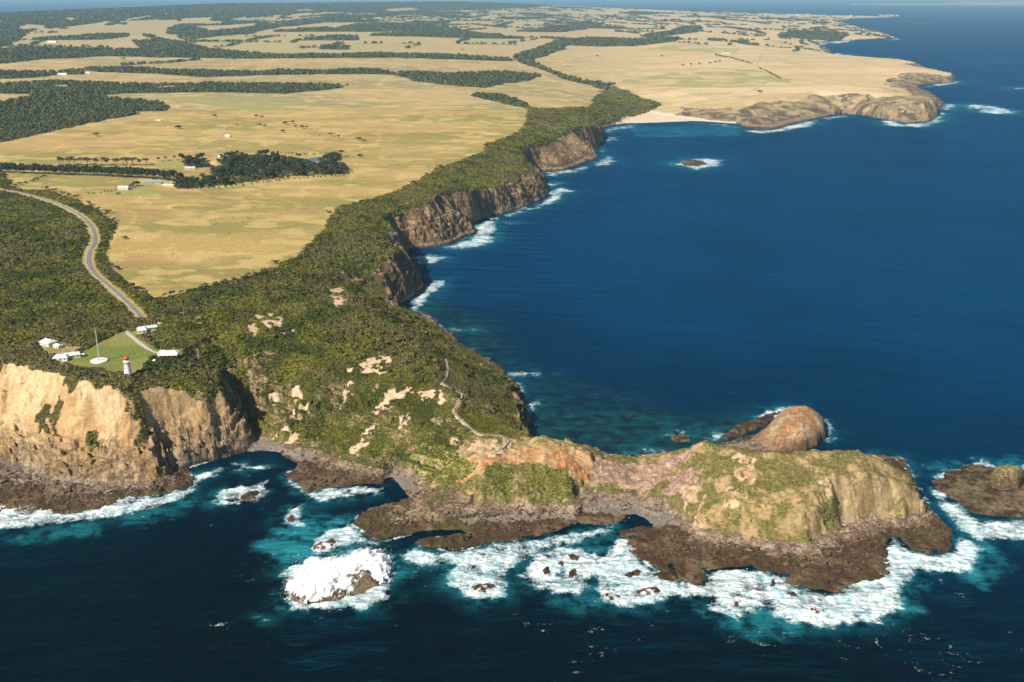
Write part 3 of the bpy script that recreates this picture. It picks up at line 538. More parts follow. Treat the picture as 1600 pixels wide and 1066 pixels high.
# flatten ground across the road
scrubm = scrub & ~sand & ~beach & ~lawn & ~yard & ~headl & ~front
scrubm &= (D_ROAD > 9) & (D_DRIVE > 4.5) & (D_FOOT > 1.8)
# bare faces of the slopes
brk = fbm(GX/22, GY/22, 301, 4); brk2 = fbm(GX/6, GY/6, 302, 3)
barecl = scrubm & (GR < 1300) & (((GY < 1035) & (SL > 0.35) & (H < 62) & (brk+0.7*(brk2-0.5)+0.10*ss(45, 10, H) > 0.53)) | ((SL > 0.85) & (brk+0.4*(brk2-0.5) > 0.50)) | ((SL > 0.6) & (brk+0.5*(brk2-0.5) > 0.60)) | ((H < 12) & (GY < 1000)))
baybare = scrubm & (GR >= 1300) & (SL > 0.8) & (H < 64)
baybare |= scrubm & (GR >= 1300) & (GR < 4000) & (H < 10)
for q in [[(603, 338), (633, 329), (663, 324), (697, 305), (738, 305), (775, 297), (805, 285), (828, 262), (850, 285), (862, 306), (800, 335), (745, 372), (690, 392), (636, 396)], [(590, 424), (600, 455), (612, 482), (636, 482), (668, 450), (657, 428), (625, 416)], [(846, 232), (870, 216), (897, 206), (930, 200), (942, 210), (942, 248), (900, 265), (856, 272), (840, 255)], [(815, 660), (806, 640), (818, 640), (812, 600), (826, 612), (832, 690), (800, 686), (790, 672)]]:
    baybare |= scrubm & pm(q)
scrubm &= ~barecl & ~baybare
# vegetation on rock: tufts on the front cliff and the headland
tuft = front & (H > 30) & (brk > 0.60) & (SL < 1.9)
low_g = headl & ~pink & ~orange & ~khaki & ~baresoil & (H > 8)
print('masks', time.time()-T0)
# ------------------------------------------------------------------ albedo of the ground
C = np.zeros(GX.shape+(3,), np.float32); ROCK = np.zeros(GX.shape, np.float32)
def lerp(a, b, t): return np.asarray(a, np.float32)*(1-t[..., None])+np.asarray(b, np.float32)*t[..., None]
def put(mask, colr, rock=None):
    if isinstance(colr, np.ndarray) and colr.ndim == 3: C[mask] = colr[mask]
    else: C[mask] = colr
    if rock is not None: ROCK[mask] = rock
n1 = fbm(GX/260, GY/110, 201, 4); n2 = fbm(GX/50, GY/38, 202, 5); n3 = fbm(GX/900, GY/420, 203, 3)
grass = lerp((0.45, 0.325, 0.150), (0.29, 0.255, 0.100), ss(0.42, 0.60, n1*0.6+n2*0.25+n3*0.25))
grass = lerp(grass, (0.56, 0.42, 0.21), ss(0.52, 0.66, n2)*0.75)
grass = lerp(grass, (0.33, 0.21, 0.11), ss(0.64, 0.74, fbm(GX/120, GY/50, 209, 4))*0.5)
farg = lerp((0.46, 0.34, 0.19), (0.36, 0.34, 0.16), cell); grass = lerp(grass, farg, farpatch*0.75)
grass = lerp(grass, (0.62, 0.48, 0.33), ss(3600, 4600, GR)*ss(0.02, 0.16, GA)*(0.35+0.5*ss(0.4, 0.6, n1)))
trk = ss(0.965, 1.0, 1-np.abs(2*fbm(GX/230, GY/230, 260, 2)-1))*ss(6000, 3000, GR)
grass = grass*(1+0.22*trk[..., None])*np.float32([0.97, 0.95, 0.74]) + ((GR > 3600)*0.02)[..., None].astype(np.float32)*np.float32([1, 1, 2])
grass = grass*(0.9+0.2*fbm(GX/6, GY/5, 261, 3))[..., None]
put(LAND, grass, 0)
gg = lerp((0.25, 0.29, 0.09), (0.33, 0.31, 0.11), n2); put(greenish, lerp(C, gg, ss(0.35, 0.55, fbm(GX/80, GY/80, 207, 3))*0.8))
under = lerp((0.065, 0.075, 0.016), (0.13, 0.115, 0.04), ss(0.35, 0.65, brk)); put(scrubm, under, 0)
put(wood, (0.075, 0.085, 0.035), 0)
tan_ = lerp((0.64, 0.46, 0.26), (0.48, 0.31, 0.15), ss(0.35, 0.65, brk)); grey_ = lerp((0.50, 0.38, 0.25), (0.28, 0.20, 0.12), ss(0.4, 0.6, brk2))
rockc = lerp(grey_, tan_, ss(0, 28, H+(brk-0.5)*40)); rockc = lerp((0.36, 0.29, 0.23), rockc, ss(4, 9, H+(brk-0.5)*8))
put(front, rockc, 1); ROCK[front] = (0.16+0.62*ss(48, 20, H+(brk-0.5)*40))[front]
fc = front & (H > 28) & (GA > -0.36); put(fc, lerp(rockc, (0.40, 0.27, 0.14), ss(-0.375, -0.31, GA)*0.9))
put(tuft, (0.12, 0.12, 0.04), 0)
mid_bare = lerp((0.50, 0.35, 0.21), (0.26, 0.20, 0.09), ss(0.38, 0.58, fbm(GX/14, GY/14, 333, 4))); put(barecl, mid_bare, 0.7)
brown = lerp((0.27, 0.18, 0.095), (0.50, 0.35, 0.19), ss(0.4, 0.65, brk)); brown = lerp((0.17, 0.125, 0.09), brown, ss(4, 18, H+(brk-0.5)*12)); put(baybare, brown, 1)
hg = lerp((0.165, 0.15, 0.045), (0.38, 0.27, 0.135), ss(0.36, 0.66, 0.55*fbm(GX/14, GY/14, 304, 4)+0.45*fbm(GX/3.5, GY/3.5, 314, 4))); put(headl, lerp((0.46, 0.33, 0.21), (0.38, 0.27, 0.2), brk2), 0.6); put(low_g, hg, 0.1)
put(orange, lerp((0.52, 0.26, 0.11), (0.55, 0.37, 0.2), ss(0.4, 0.6, brk2)), 0.4); put(pink, lerp((0.55, 0.37, 0.28), (0.42, 0.27, 0.19), ss(0.4, 0.6, brk2)), 0.5); put(pinkbase, lerp((0.42, 0.28, 0.18), (0.26, 0.18, 0.12), ss(0.4, 0.6, brk2)), 1)
put(khaki, lerp((0.44, 0.34, 0.18), (0.27, 0.20, 0.10), ss(0.4, 0.6, fbm((GX*0.9+GY*0.2)/5, GY/40, 318, 4))), 0.25); put(baresoil, lerp((0.56, 0.42, 0.27), (0.44, 0.29, 0.17), ss(0.45, 0.65, brk2)), 0.2)
put(green & (H > 6), lerp((0.14, 0.15, 0.035), (0.24, 0.2, 0.08), ss(0.4, 0.6, brk2)), 0.1); put(ygreen & (H > 5), lerp((0.21, 0.22, 0.06), (0.34, 0.28, 0.13), ss(0.42, 0.6, fbm(GX/7, GY/7, 305, 3))), 0.1)
hp = headl & (H > 3) & (H < 9); put(hp & ~pinkbase, lerp((0.46, 0.34, 0.25), (0.30, 0.21, 0.15), ss(0.35, 0.65, brk2)), 0.7)
s_ = np.nonzero((GR > 3500) & (GR < 6200) & (GA > 0.11) & LAND); band = np.zeros_like(LAND); band[s_] = segdist(JX[s_], JY[s_], CO, True, 400.0) < 60+190*fbm(GX[s_]/120, GY[s_]/120, 322, 3)
FCL = (band & ~paleb) | pm([(1060, 168), (1150, 174), (1180, 162), (1250, 160), (1268, 150), (1300, 163), (1400, 165), (1440, 154), (1480, 150), (1480, 170), (1460, 198), (1380, 198), (1300, 185), (1200, 208), (1150, 197), (1080, 185)]) & LAND
put(FCL, lerp((0.22, 0.19, 0.09), (0.46, 0.35, 0.20), ss(0.38, 0.62, fbm(GX/38, GY/38, 316, 5))), 0.3); farrock = (farrock & (H < 24) & (GR > 4600)) | (FCL & ((H < 20+18*(fbm(GX/60, GY/60, 317, 3)-0.5)*2) | (ridge(GX/45, GY/45, 319, 4) > 0.70)))
put(farrock, lerp((0.17, 0.125, 0.08), (0.40, 0.30, 0.19), ss(0.38, 0.62, fbm(GX/28, GY/28, 306, 4))), 0.7)
put(sand & LAND & (H > 6), lerp((0.60, 0.46, 0.32), (0.50, 0.36, 0.23), brk2), 0)
put(clear & wood, (0.5, 0.4, 0.25), 0)
put(lawn, lerp((0.17, 0.20, 0.045), (0.24, 0.235, 0.065), ss(0.4, 0.6, n2)), 0); put(yard & ~lawn, lerp((0.36, 0.29, 0.14), (0.24, 0.22, 0.07), ss(0.4, 0.6, brk)), 0)
put((D_ROAD < 7.5) & LAND, lerp((0.44, 0.35, 0.17), (0.34, 0.29, 0.12), brk2), 0); put((D_FOOT < 2.4) & (H > 8), (0.5, 0.39, 0.27), 0)
lowm = LAND & (GR < 4500) & (H >= 3.0) & (H < 7.5) & ~headl & ~front & ~paleb
put(lowm, lerp((0.30, 0.22, 0.14), (0.42, 0.31, 0.2), ss(0.4, 0.6, brk2)), 0.7)
rz_ = LAND & (H < 3.6)
reefc = lerp((0.070, 0.042, 0.022), (0.15, 0.100, 0.055), ss(0.45, 0.7, fbm(GX/12, GY/12, 310, 4))); reefc = lerp(reefc, (0.075, 0.072, 0.022), ss(0.58, 0.70, fbm(GX/25, GY/25, 311, 4))*0.7)
put(rz_, reefc, 0.15)
put((beach) & (H < 4.8), lerp((0.15, 0.128, 0.105), (0.23, 0.195, 0.16), brk2), 0); put(paleb & LAND & (H < 14), (0.64, 0.52, 0.38), 0)
H = np.where(beach & (H < 3.6) & LAND, np.maximum(H0*0.6, 0.3)+0.3, H).astype(np.float32)
# smooth the ground below the road so the ribbon lies flat on it
Hb = blur(H, 8); kr = ss(14, 7, D_ROAD); H = (H*(1-kr)+Hb*kr).astype(np.float32)
C = np.clip(C, 0.005, 0.85)
def grid_faces(ok):
    NRr, NAa = ok.shape; idx = -np.ones(ok.shape, np.int64)
    cellok = (ok[:-1, :-1] | ok[1:, :-1] | ok[:-1, 1:] | ok[1:, 1:]); use = np.zeros(ok.shape, bool)
    use[:-1, :-1] |= cellok; use[1:, :-1] |= cellok; use[:-1, 1:] |= cellok; use[1:, 1:] |= cellok
    idx[use] = np.arange(use.sum()); a, b_ = np.nonzero(cellok)
    return use, np.stack([idx[a, b_], idx[a, b_+1], idx[a+1, b_+1], idx[a+1, b_]], 1)
use, faces = grid_faces(LAND)
tv = np.stack([GX[use], GY[use], H[use]], 1)
terr = mesh_np('coastal_terrain', tv, faces, M_LAND, C[use], True, None, {'rock': ROCK[use]}); tag(terr, kind='structure')
print('terrain', len(tv), len(faces), time.time()-T0)
del tv, faces
# ------------------------------------------------------------------ sea
AW = np.linspace(-0.56, 0.56, 1250); rw = [470.0]
while rw[-1] < 95000:
    r = rw[-1]; rw.append(r+min(max(0.8, r*r/(CAMZ*1073)*0.75), r*0.06))
RW = np.array(rw); WA, WR = np.meshgrid(AW, RW); WX = WR*np.sin(WA); WY = WR*np.cos(WA); print('water', WX.shape)
FOAM = [(1.0, [(-80, 800), (0, 789), (50, 789), (100, 802), (150, 796), (185, 778), (205, 774), (215, 782), (240, 778), (270, 768), (300, 765), (290, 775), (250, 790), (215, 800), (180, 808), (130, 815), (90, 820), (50, 825), (0, 828), (-80, 834)]),
 (0.8, [(300, 747), (320, 737), (345, 733), (333, 745), (310, 751)]), (0.85, [(358, 728), (385, 725), (416, 729), (412, 735), (370, 734)]), (0.9, [(333, 782), (350, 766), (385, 758), (406, 755), (410, 775), (397, 786), (350, 791)]),
 (0.9, [(437, 812), (447, 797), (470, 789), (480, 803), (468, 824), (445, 824)]), (0.85, [(443, 743), (465, 757), (485, 769), (520, 765), (560, 760), (600, 765), (590, 771), (550, 778), (500, 785), (478, 776), (452, 758)]),
 (1.0, [(478, 858), (488, 842), (505, 832), (530, 826), (550, 812), (562, 832), (600, 850), (590, 854), (560, 846), (540, 852), (520, 863), (490, 868)]),
 (1.1, [(437, 935), (445, 905), (460, 885), (490, 876), (530, 870), (580, 852), (612, 872), (618, 895), (600, 912), (600, 938), (570, 950), (500, 954), (458, 950)]),
 (0.9, [(618, 868), (650, 858), (690, 864), (740, 858), (790, 850), (850, 842), (900, 832), (955, 821), (962, 830), (900, 850), (850, 860), (822, 872), (800, 884), (790, 900), (792, 930), (750, 940), (722, 920), (700, 915), (705, 895), (720, 880), (680, 882), (640, 876)]),
 (1.05, [(818, 897), (845, 862), (890, 850), (920, 860), (950, 868), (962, 845), (975, 835), (1000, 862), (1015, 880), (1050, 905), (1090, 920), (1105, 903), (1130, 890), (1180, 893), (1220, 898), (1240, 918), (1300, 928), (1340, 910), (1385, 895), (1375, 870), (1395, 842), (1430, 865), (1480, 870), (1500, 840), (1530, 860), (1522, 885), (1500, 896), (1430, 890), (1412, 920), (1405, 950), (1370, 972), (1330, 973), (1280, 980), (1225, 970), (1190, 950), (1150, 968), (1105, 955), (1110, 935), (1050, 932), (1000, 948), (970, 947), (940, 925), (930, 902), (900, 932), (860, 932), (828, 915)]),
 (0.95, [(1452, 752), (1480, 780), (1500, 788), (1530, 818), (1600, 812), (1700, 808), (1700, 842), (1560, 843), (1518, 842), (1490, 802), (1458, 772)]), (0.8, [(1455, 748), (1475, 738), (1500, 727), (1530, 720), (1558, 727), (1550, 733), (1500, 737), (1465, 752)]), (0.8, [(1585, 730), (1600, 724), (1700, 725), (1700, 745), (1600, 745)]),
 (0.85, [(1366, 711), (1400, 714), (1424, 735), (1414, 742), (1395, 722)]), (0.75, [(1420, 745), (1440, 775), (1465, 803), (1490, 828), (1480, 830), (1450, 800), (1428, 760)]),
 (0.85, [(1182, 650), (1198, 640), (1245, 636), (1220, 650), (1190, 656)]), (0.8, [(1288, 655), (1303, 672), (1297, 690), (1284, 684)]), (0.6, [(1100, 684), (1120, 675), (1152, 675), (1145, 682), (1110, 688)]), (0.6, [(1040, 680), (1060, 674), (1085, 682), (1070, 690)]), (0.5, [(980, 708), (1010, 702), (1040, 704), (1000, 712)]),
 (0.85, [(633, 486), (650, 462), (668, 438), (698, 438), (694, 450), (668, 468), (650, 487)]), (0.8, [(640, 402), (670, 398), (702, 403), (690, 411), (650, 413)]), (0.85, [(690, 387), (738, 372), (742, 352), (765, 340), (778, 345), (773, 376), (745, 386), (712, 388)]), (0.7, [(780, 347), (800, 343), (814, 347), (800, 350)]),
 (0.75, [(760, 345), (790, 335), (832, 323), (856, 308), (845, 300), (875, 293), (902, 298), (880, 308), (850, 324), (800, 337), (775, 346)]), (0.75, [(850, 288), (868, 283), (880, 287), (865, 292)]), (0.8, [(850, 274), (880, 266), (905, 260), (928, 259), (905, 268), (865, 276)]), (0.8, [(925, 255), (950, 244), (968, 248), (955, 257), (930, 259)]),
 (0.7, [(934, 222), (950, 214), (972, 216), (950, 222)]), (0.65, [(935, 240), (938, 228), (948, 234), (945, 242)]), (0.6, [(940, 205), (975, 195), (1000, 195), (985, 201), (950, 208)]), (0.5, [(1000, 194), (1080, 191), (1150, 195), (1165, 202), (1140, 199), (1080, 193)]), (0.85, [(1055, 256), (1080, 248), (1110, 247), (1133, 251), (1120, 259), (1092, 265)]),
 (0.9, [(1158, 203), (1190, 205), (1240, 195), (1280, 187), (1275, 195), (1225, 205), (1185, 209)]), (0.6, [(1280, 185), (1320, 179), (1340, 181), (1290, 187)]), (0.9, [(1372, 185), (1415, 194), (1450, 192), (1468, 178), (1478, 176), (1466, 191), (1440, 199), (1390, 196)]), (0.85, [(1470, 168), (1482, 162), (1502, 164), (1480, 172)]),
 (0.85, [(1503, 166), (1520, 163), (1550, 166), (1590, 174), (1580, 180), (1540, 176)]), (0.7, [(1435, 137), (1465, 130), (1502, 126), (1500, 131), (1460, 136)]), (0.6, [(1572, 137), (1610, 137), (1610, 141), (1580, 141)]), (0.8, [(1268, 69), (1300, 64), (1340, 61), (1330, 66), (1280, 71)]), (0.7, [(1370, 63), (1402, 59), (1406, 62), (1380, 64)]), (0.8, [(1298, 83), (1312, 83), (1338, 88), (1305, 89)]),
 (0.5, [(1425, 34), (1458, 35), (1440, 37)]), (0.6, [(1550, 92), (1560, 95), (1556, 98)]), (0.7, [(795, 583), (815, 580), (858, 583), (835, 588), (805, 588)]), (0.6, [(702, 513), (748, 513), (745, 517), (705, 517)]), (0.6, [(728, 541), (742, 545), (735, 550)]), (0.8, [(822, 632), (835, 626), (850, 630), (838, 642), (826, 644)]), (0.65, [(806, 598), (818, 600), (822, 612), (812, 612)]), (0.6, [(826, 655), (836, 668), (828, 676)]), (0.7, [(404, 965), (412, 961), (421, 967), (411, 971)]), (0.4, [(790, 572), (806, 576), (800, 580)])]
WISP = [[(862, 1030), (880, 1000), (930, 975), (1000, 985), (1040, 960), (1060, 965), (1020, 1000), (1000, 1050), (900, 1062)], [(980, 955), (1060, 950), (1060, 975), (980, 972)], [(225, 845), (300, 850), (420, 838), (430, 862), (360, 890), (240, 870)], [(1080, 990), (1160, 960), (1240, 985), (1230, 1020), (1100, 1015)], [(1290, 985), (1380, 970), (1500, 990), (1560, 1040), (1500, 1066), (1300, 1030)], [(0, 820), (120, 815), (300, 780), (330, 800), (150, 850), (0, 850)], [(620, 870), (720, 860), (720, 900), (640, 920)], [(830, 985), (850, 975), (865, 990), (845, 1000)]]
SHAL = [(0.9, [(835, 640), (860, 640), (1000, 640), (1110, 660), (1170, 650), (1190, 680), (1100, 700), (990, 714), (900, 700), (830, 690)]), (0.5, [(790, 570), (900, 600), (1000, 620), (1000, 650), (830, 660)]), (0.6, [(650, 455), (760, 500), (830, 590), (800, 590), (700, 520)])]
AERX = [(0.9, [(450, 800), (500, 805), (555, 810), (545, 850), (600, 860), (640, 890), (620, 900), (560, 880), (470, 880), (430, 860), (400, 855), (440, 830)]), (0.8, [(1480, 830), (1530, 850), (1555, 880), (1540, 910), (1500, 900)]), (0.7, [(1180, 930), (1260, 980), (1230, 990), (1120, 975), (1090, 950)]), (0.8, [(1380, 900), (1430, 905), (1420, 950), (1390, 960)]), (0.55, [(820, 880), (930, 850), (1000, 880), (990, 940), (900, 950), (850, 940)]), (0.5, [(1455, 730), (1600, 715), (1640, 730), (1600, 740), (1500, 735)]), (0.5, [(180, 810), (300, 775), (310, 790), (230, 815)]), (0.35, [(980, 200), (1150, 196), (1160, 212), (1000, 215)]), (0.5, [(20, 825), (150, 815), (150, 835), (30, 845)])]
def PZ(poly): return [P(u, v, 0) for u, v in poly]
kf = np.clip(WR/1100, 1.0, 6)
nf = mb(WX, WY, 10, 401, 5, kf, 0.65)-0.5; nfl = mb(WX, WY, 34, 402, 3, kf)-0.5
foam = np.full(WX.shape, -1.0, np.float32); aer = np.zeros(WX.shape, np.float32); shal = np.zeros(WX.shape, np.float32)
def bbsel(g, m):
    g = np.array(g); return np.nonzero((WX > g[:, 0].min()-m) & (WX < g[:, 0].max()+m) & (WY > g[:, 1].min()-m) & (WY < g[:, 1].max()+m))
for st, q in FOAM:
    g = PZ(q); mr = np.mean([math.hypot(*p) for p in g]); k = max(mr/1100, 0.8); s = bbsel(g, 45*k)
    d = sdf(WX[s]+nfl[s]*14*kf[s], WY[s]+nfl[s]*8*kf[s], g, 45*k)
    foam[s] = np.maximum(foam[s], np.clip(d/(6.0*k), -1.2, 1)*0.42*min(st, 1)+0.55*(st-0.35)-0.14)
    aer[s] = np.maximum(aer[s], np.exp(-np.maximum(-d, 0)/(8*k))*(0.68 if st > 0.8 else 0.4)*ss(-0.25, 0.2, nfl[s]+nf[s]*0.6+0.05))
for st, q in AERX:
    g = PZ(q); s = bbsel(g, 40); d = sdf(WX[s]+nfl[s]*30, WY[s]+nfl[s]*15, g, 40); aer[s] = np.maximum(aer[s], st*ss(-14, 10, d+nf[s]*24))
for st, q in SHAL:
    g = PZ(q); s = bbsel(g, 50); d = sdf(WX[s], WY[s], g, 50); shal[s] = np.maximum(shal[s], st*ss(-40, 25, d))
# swash along the shore
s = np.nonzero(WR < 3300); dc = segdist(WX[s]+nfl[s]*6, WY[s]+nfl[s]*6, CO, True, 30.0); sw = 0.42-dc/(7.0*kf[s])+nfl[s]*1.5-0.25; sw = np.where(WY[s] < 1300, sw, sw-0.05)
foam[s] = np.maximum(foam[s], np.clip(sw, -1, 0.6))
wisp = np.zeros(WX.shape, np.float32); fil = 1-np.abs(2*fbm(WX/16+nfl*2, WY/10, 405, 3)-1)
for q in WISP:
    g = PZ(q); s = bbsel(g, 30); d = sdf(WX[s], WY[s], g, 30); wisp[s] = np.maximum(wisp[s], ss(-15, 12, d)*ss(0.955, 1.0, fil[s])*ss(-0.1, 0.2, nfl[s])*0.42)
foam = np.maximum(foam+nf*1.4, np.where(wisp > 0.02, wisp*0.8+nf*0.12, -1))
aer = np.clip(aer, 0, 1)*ss(-0.35, 0.15, nf)*0.9
foamA = np.clip(foam, 0, 1)*0.95; foamA = np.where(foam < 0, 0, foamA)
# swell and piled up surf
sw1 = np.sin((WX*0.35+WY*0.94)/11+nfl*6)*0.35
WZ = np.where(WR < 2600, sw1*ss(2600, 1200, WR)*0.6, 0)+ss(0.25, 0.7, foamA)*(0.1+1.1*(nf+0.5)+0.7*(ridge(WX/6+nfl*3, WY/4, 430, 3)-0.3))*np.where(WR < 1500, 1.1, 0.3)
idw = np.arange(WX.size).reshape(WX.shape); fw = np.stack([idw[:-1, :-1].ravel(), idw[:-1, 1:].ravel(), idw[1:, 1:].ravel(), idw[1:, :-1].ravel()], 1)
# leave out the water that lies deep under the land
di = np.clip(np.interp(WR, RR, np.arange(NR)).round().astype(int), 0, NR-1); dj = np.clip(((WA-AZ[0])/(AZ[1]-AZ[0])).round().astype(int), 0, NA-1)
under_land = (H[di, dj] > 9) & (np.abs(WA) < 0.53) & (WR > 600) & (WR < 26000)
ok = ~under_land; cf = ok[:-1, :-1] | ok[1:, :-1] | ok[:-1, 1:] | ok[1:, 1:]; fw = fw[cf.ravel()]
sea = mesh_np('sea', np.stack([WX.ravel(), WY.ravel(), WZ.ravel()], 1), fw, M_WATER, None, True, None, {'foam': foamA.ravel(), 'aer': aer.ravel(), 'shallow': shal.ravel(), 'bay_sheen': (ss(560, 1900, WR+0.25*WX).ravel()*0.98+0.0)}); tag(sea, kind='structure')  # range ramp paints the near sea darker and the bay brighter, as if lit
print('sea', time.time()-T0); del fw, WX, WY
# ------------------------------------------------------------------ rocks standing in the sea
def rock(name, label, cat, poly, h, group=None, prof=0.5, rough=1.0, top=None, seed=0, cell=0.8, dz=-0.8, colf=None, px=True, shape=None):
    g = np.array([P(u, v, 0) for u, v in poly]) if px else np.array(poly); cx, cy = g.mean(0); g = g-[cx, cy]
    x0, y0 = g.min(0)-4; x1, y1 = g.max(0)+4; nx = int((x1-x0)/cell)+2; ny = int((y1-y0)/cell)+2
    X, Y = np.meshgrid(np.linspace(x0, x1, nx), np.linspace(y0, y1, ny)); s_ = seed*13.7
    wx = X+(fbm(X/9+s_, Y/9, 501, 3)-0.5)*6*rough; wy = Y+(fbm(X/9, Y/9+s_, 502, 3)-0.5)*6*rough
    d = sdf(wx, wy, g, 80.0); dm = max(float(d.max()), 0.1)
    if shape is None: Z = np.where(d > 0, h*np.clip(d/dm, 0, 1)**prof, np.maximum(d*0.8, -2.5))
    else: Z = shape(X, Y, d, dm)
    ins = ss(0, 2.5, d); Z = Z+ins*((ridge(X/8+s_, Y/8, 503, 3)-0.55)*min(h, 6)*0.55+(fbm(X/2.2, Y/2.2, 504, 2)-0.5)*1.0)*rough+dz
    col = lerp((0.075, 0.046, 0.024), (0.17, 0.115, 0.065), ss(0.42, 0.68, fbm(X/6+s_, Y/6, 505, 3)))
    if colf is not None: col = colf(X, Y, Z, d, col)
    use, fa = grid_faces(d > -3.0)
    o = mesh_np(name, np.stack([X[use], Y[use], Z[use]], 1), fa, M_LAND, col[use], True, None, {'rock': np.full(use.sum(), 0.5)})
    o.location = (cx, cy, 0); tag(o, label, cat, group); return o, (cx, cy)
def wetfoam(th):
    def f(X, Y, Z, d, col): return lerp(col, (0.80, 0.83, 0.84), ss(th, th+0.08, fbm(X/3.5, Y/3.5, 507, 4)+0.25*ss(5, 0, d)))
    return f
rock('sea_rock', 'low brown rock ringed by foam in the cove beneath the pale cliff', 'rock', [(372, 777), (385, 768), (400, 765), (406, 772), (398, 780), (382, 782)], 3.0, seed=1)
rock('sea_rock', 'tiny rounded rock with its own foam ring left of the little bay reef', 'rock', [(446, 812), (452, 804), (462, 805), (464, 812), (458, 817), (449, 817)], 3.0, seed=2)
rock('sea_rock', 'wave washed rock half buried in foam, just behind the rock with the big breaking wave', 'rock', [(484, 858), (496, 848), (520, 842), (532, 848), (526, 856), (505, 861), (490, 862)], 3.5, seed=3, colf=wetfoam(0.52))
rock('sea_rock', 'broad brown rock with a big white wave pouring over it', 'rock', [(455, 940), (465, 918), (500, 900), (550, 888), (592, 890), (602, 900), (590, 918), (560, 930), (500, 945), (468, 946)], 8.0, seed=4, dz=-0.2, prof=0.55, colf=lambda X, Y, Z, d, c: lerp(lerp((0.13, 0.08, 0.04), (0.26, 0.18, 0.10), ss(0.4, 0.6, fbm(X/4, Y/4, 9, 3))), (0.8, 0.83, 0.84), ss(0.62, 0.72, fbm(X/3, Y/9, 507, 4))))
rock('sea_rock', 'small tan rock poking out of surf, in open water south of the grassy neck', 'rock', [(735, 918), (748, 910), (765, 909), (776, 918), (768, 928), (748, 930)], 3.0, seed=5, colf=wetfoam(0.60))
for i, (q, lb) in enumerate([([(885, 868), (898, 866), (908, 872), (904, 879), (890, 878)], 'uppermost dark rock in the round foam patch west of the long surf'), ([(868, 881), (880, 879), (884, 885), (874, 889)], 'middle dark rock in the round foam patch west of the long surf'),
   ([(848, 890), (858, 888), (862, 897), (852, 902)], 'leftmost dark rock in the round foam patch west of the long surf'), ([(890, 892), (902, 888), (904, 900), (896, 908), (888, 904)], 'curved dark rock at the right rim of the round foam patch')]):
    rock('sea_rock', lb, 'rock', q, 3.6, 'rocks awash in the surf', seed=6+i, cell=0.7)
for i, (q, lb) in enumerate([([(978, 900), (990, 893), (1002, 894), (996, 903), (982, 907)], 'dark rock awash in thick surf, left of the ragged reef tip'), ([(1018, 898), (1040, 890), (1062, 893), (1058, 906), (1030, 908)], 'ragged dark rock between surf and the reef platform'),
   ([(1070, 897), (1090, 893), (1104, 900), (1098, 914), (1078, 912)], 'dark jagged rock just off the reef, left of the widest surf'), ([(1200, 908), (1208, 904), (1211, 915), (1203, 920)], 'tiny dark rock in the widest surf, beside the reef edge'),
   ([(1232, 926), (1244, 924), (1247, 931), (1236, 934)], 'small dark rock in the widest surf, nearer the reef'), ([(1262, 952), (1276, 948), (1290, 955), (1280, 962), (1266, 960)], 'brown rock far out in the widest surf'),
   ([(940, 930), (955, 926), (972, 934), (960, 940), (945, 938)], 'brown rock on the outer rim of the long surf'), ([(1136, 940), (1150, 936), (1160, 942), (1150, 949)], 'tan rock at the outer rim of the surf'), ([(995, 922), (1020, 918), (1034, 925), (1015, 932), (998, 930)], 'half drowned brown ledge in the middle of the long surf')]):
    rock('sea_rock', lb, 'rock', q, 3.7, 'rocks awash in the surf', seed=12+i, cell=0.7, colf=wetfoam(0.62) if i > 4 else None)
rock('sea_rock', 'dark low rock in the bay between the rounded islet and the pink saddle', 'rock', [(1046, 682), (1058, 677), (1078, 683), (1080, 690), (1062, 692), (1048, 688)], 3.0, seed=22)
rock('sea_rock', 'dark flat reef ringed by foam alone in the wide blue bay', 'rock', [(1062, 254), (1080, 251), (1098, 252), (1106, 257), (1090, 260), (1070, 259)], 6.0, seed=23, cell=2.5)
rock('sea_rock', 'dark reef ledges behind the rounded islet', 'rock', [(1150, 664), (1180, 655), (1205, 645), (1225, 643), (1200, 662), (1160, 680), (1135, 688), (1125, 684)], 3.5, seed=24)
rock('sea_rock', 'dark boulders at the far corner of the big headland', 'rock', [(1380, 716), (1400, 718), (1412, 732), (1422, 748), (1412, 750), (1396, 732)], 3.0, seed=25)
# rounded islet
def islet_shape(X, Y, d, dm):
    e = np.clip(d/dm, 0, 1); xr = (X-X.min())/(X.max()-X.min()); return np.where(d > 0, (0.15+0.95*ss(0.0, 0.62, xr))*24*np.clip(d/(dm*0.75), 0, 1)**0.36*(1-0.12*ss(0.8, 1.0, xr)), np.maximum(d, -3))
def islet_col(X, Y, Z, d, c):
    n_ = fbm(X/12, Y/12, 601, 4); c2 = lerp((0.46, 0.27, 0.14), (0.60, 0.31, 0.13), ss(0.35, 0.6, n_)); c2 = lerp(c2, (0.52, 0.42, 0.28), ss(0.5, 0.7, fbm(X/8, Y/8, 602, 3)))
    c2 = lerp(c2, (0.27, 0.18, 0.11), ss(15, 7, Z)*0.85); return lerp(c, c2, ss(1.5, 3.5, Z))
rock('rock_islet', 'rounded orange and tan rock islet behind the grassy headland', 'islet', [(1163, 704), (1168, 690), (1180, 682), (1194, 676), (1215, 660), (1246, 658), (1275, 660), (1290, 672), (1290, 686), (1276, 697), (1250, 706), (1220, 711), (1195, 711)], 27, seed=30, shape=islet_shape, rough=0.45, colf=islet_col)
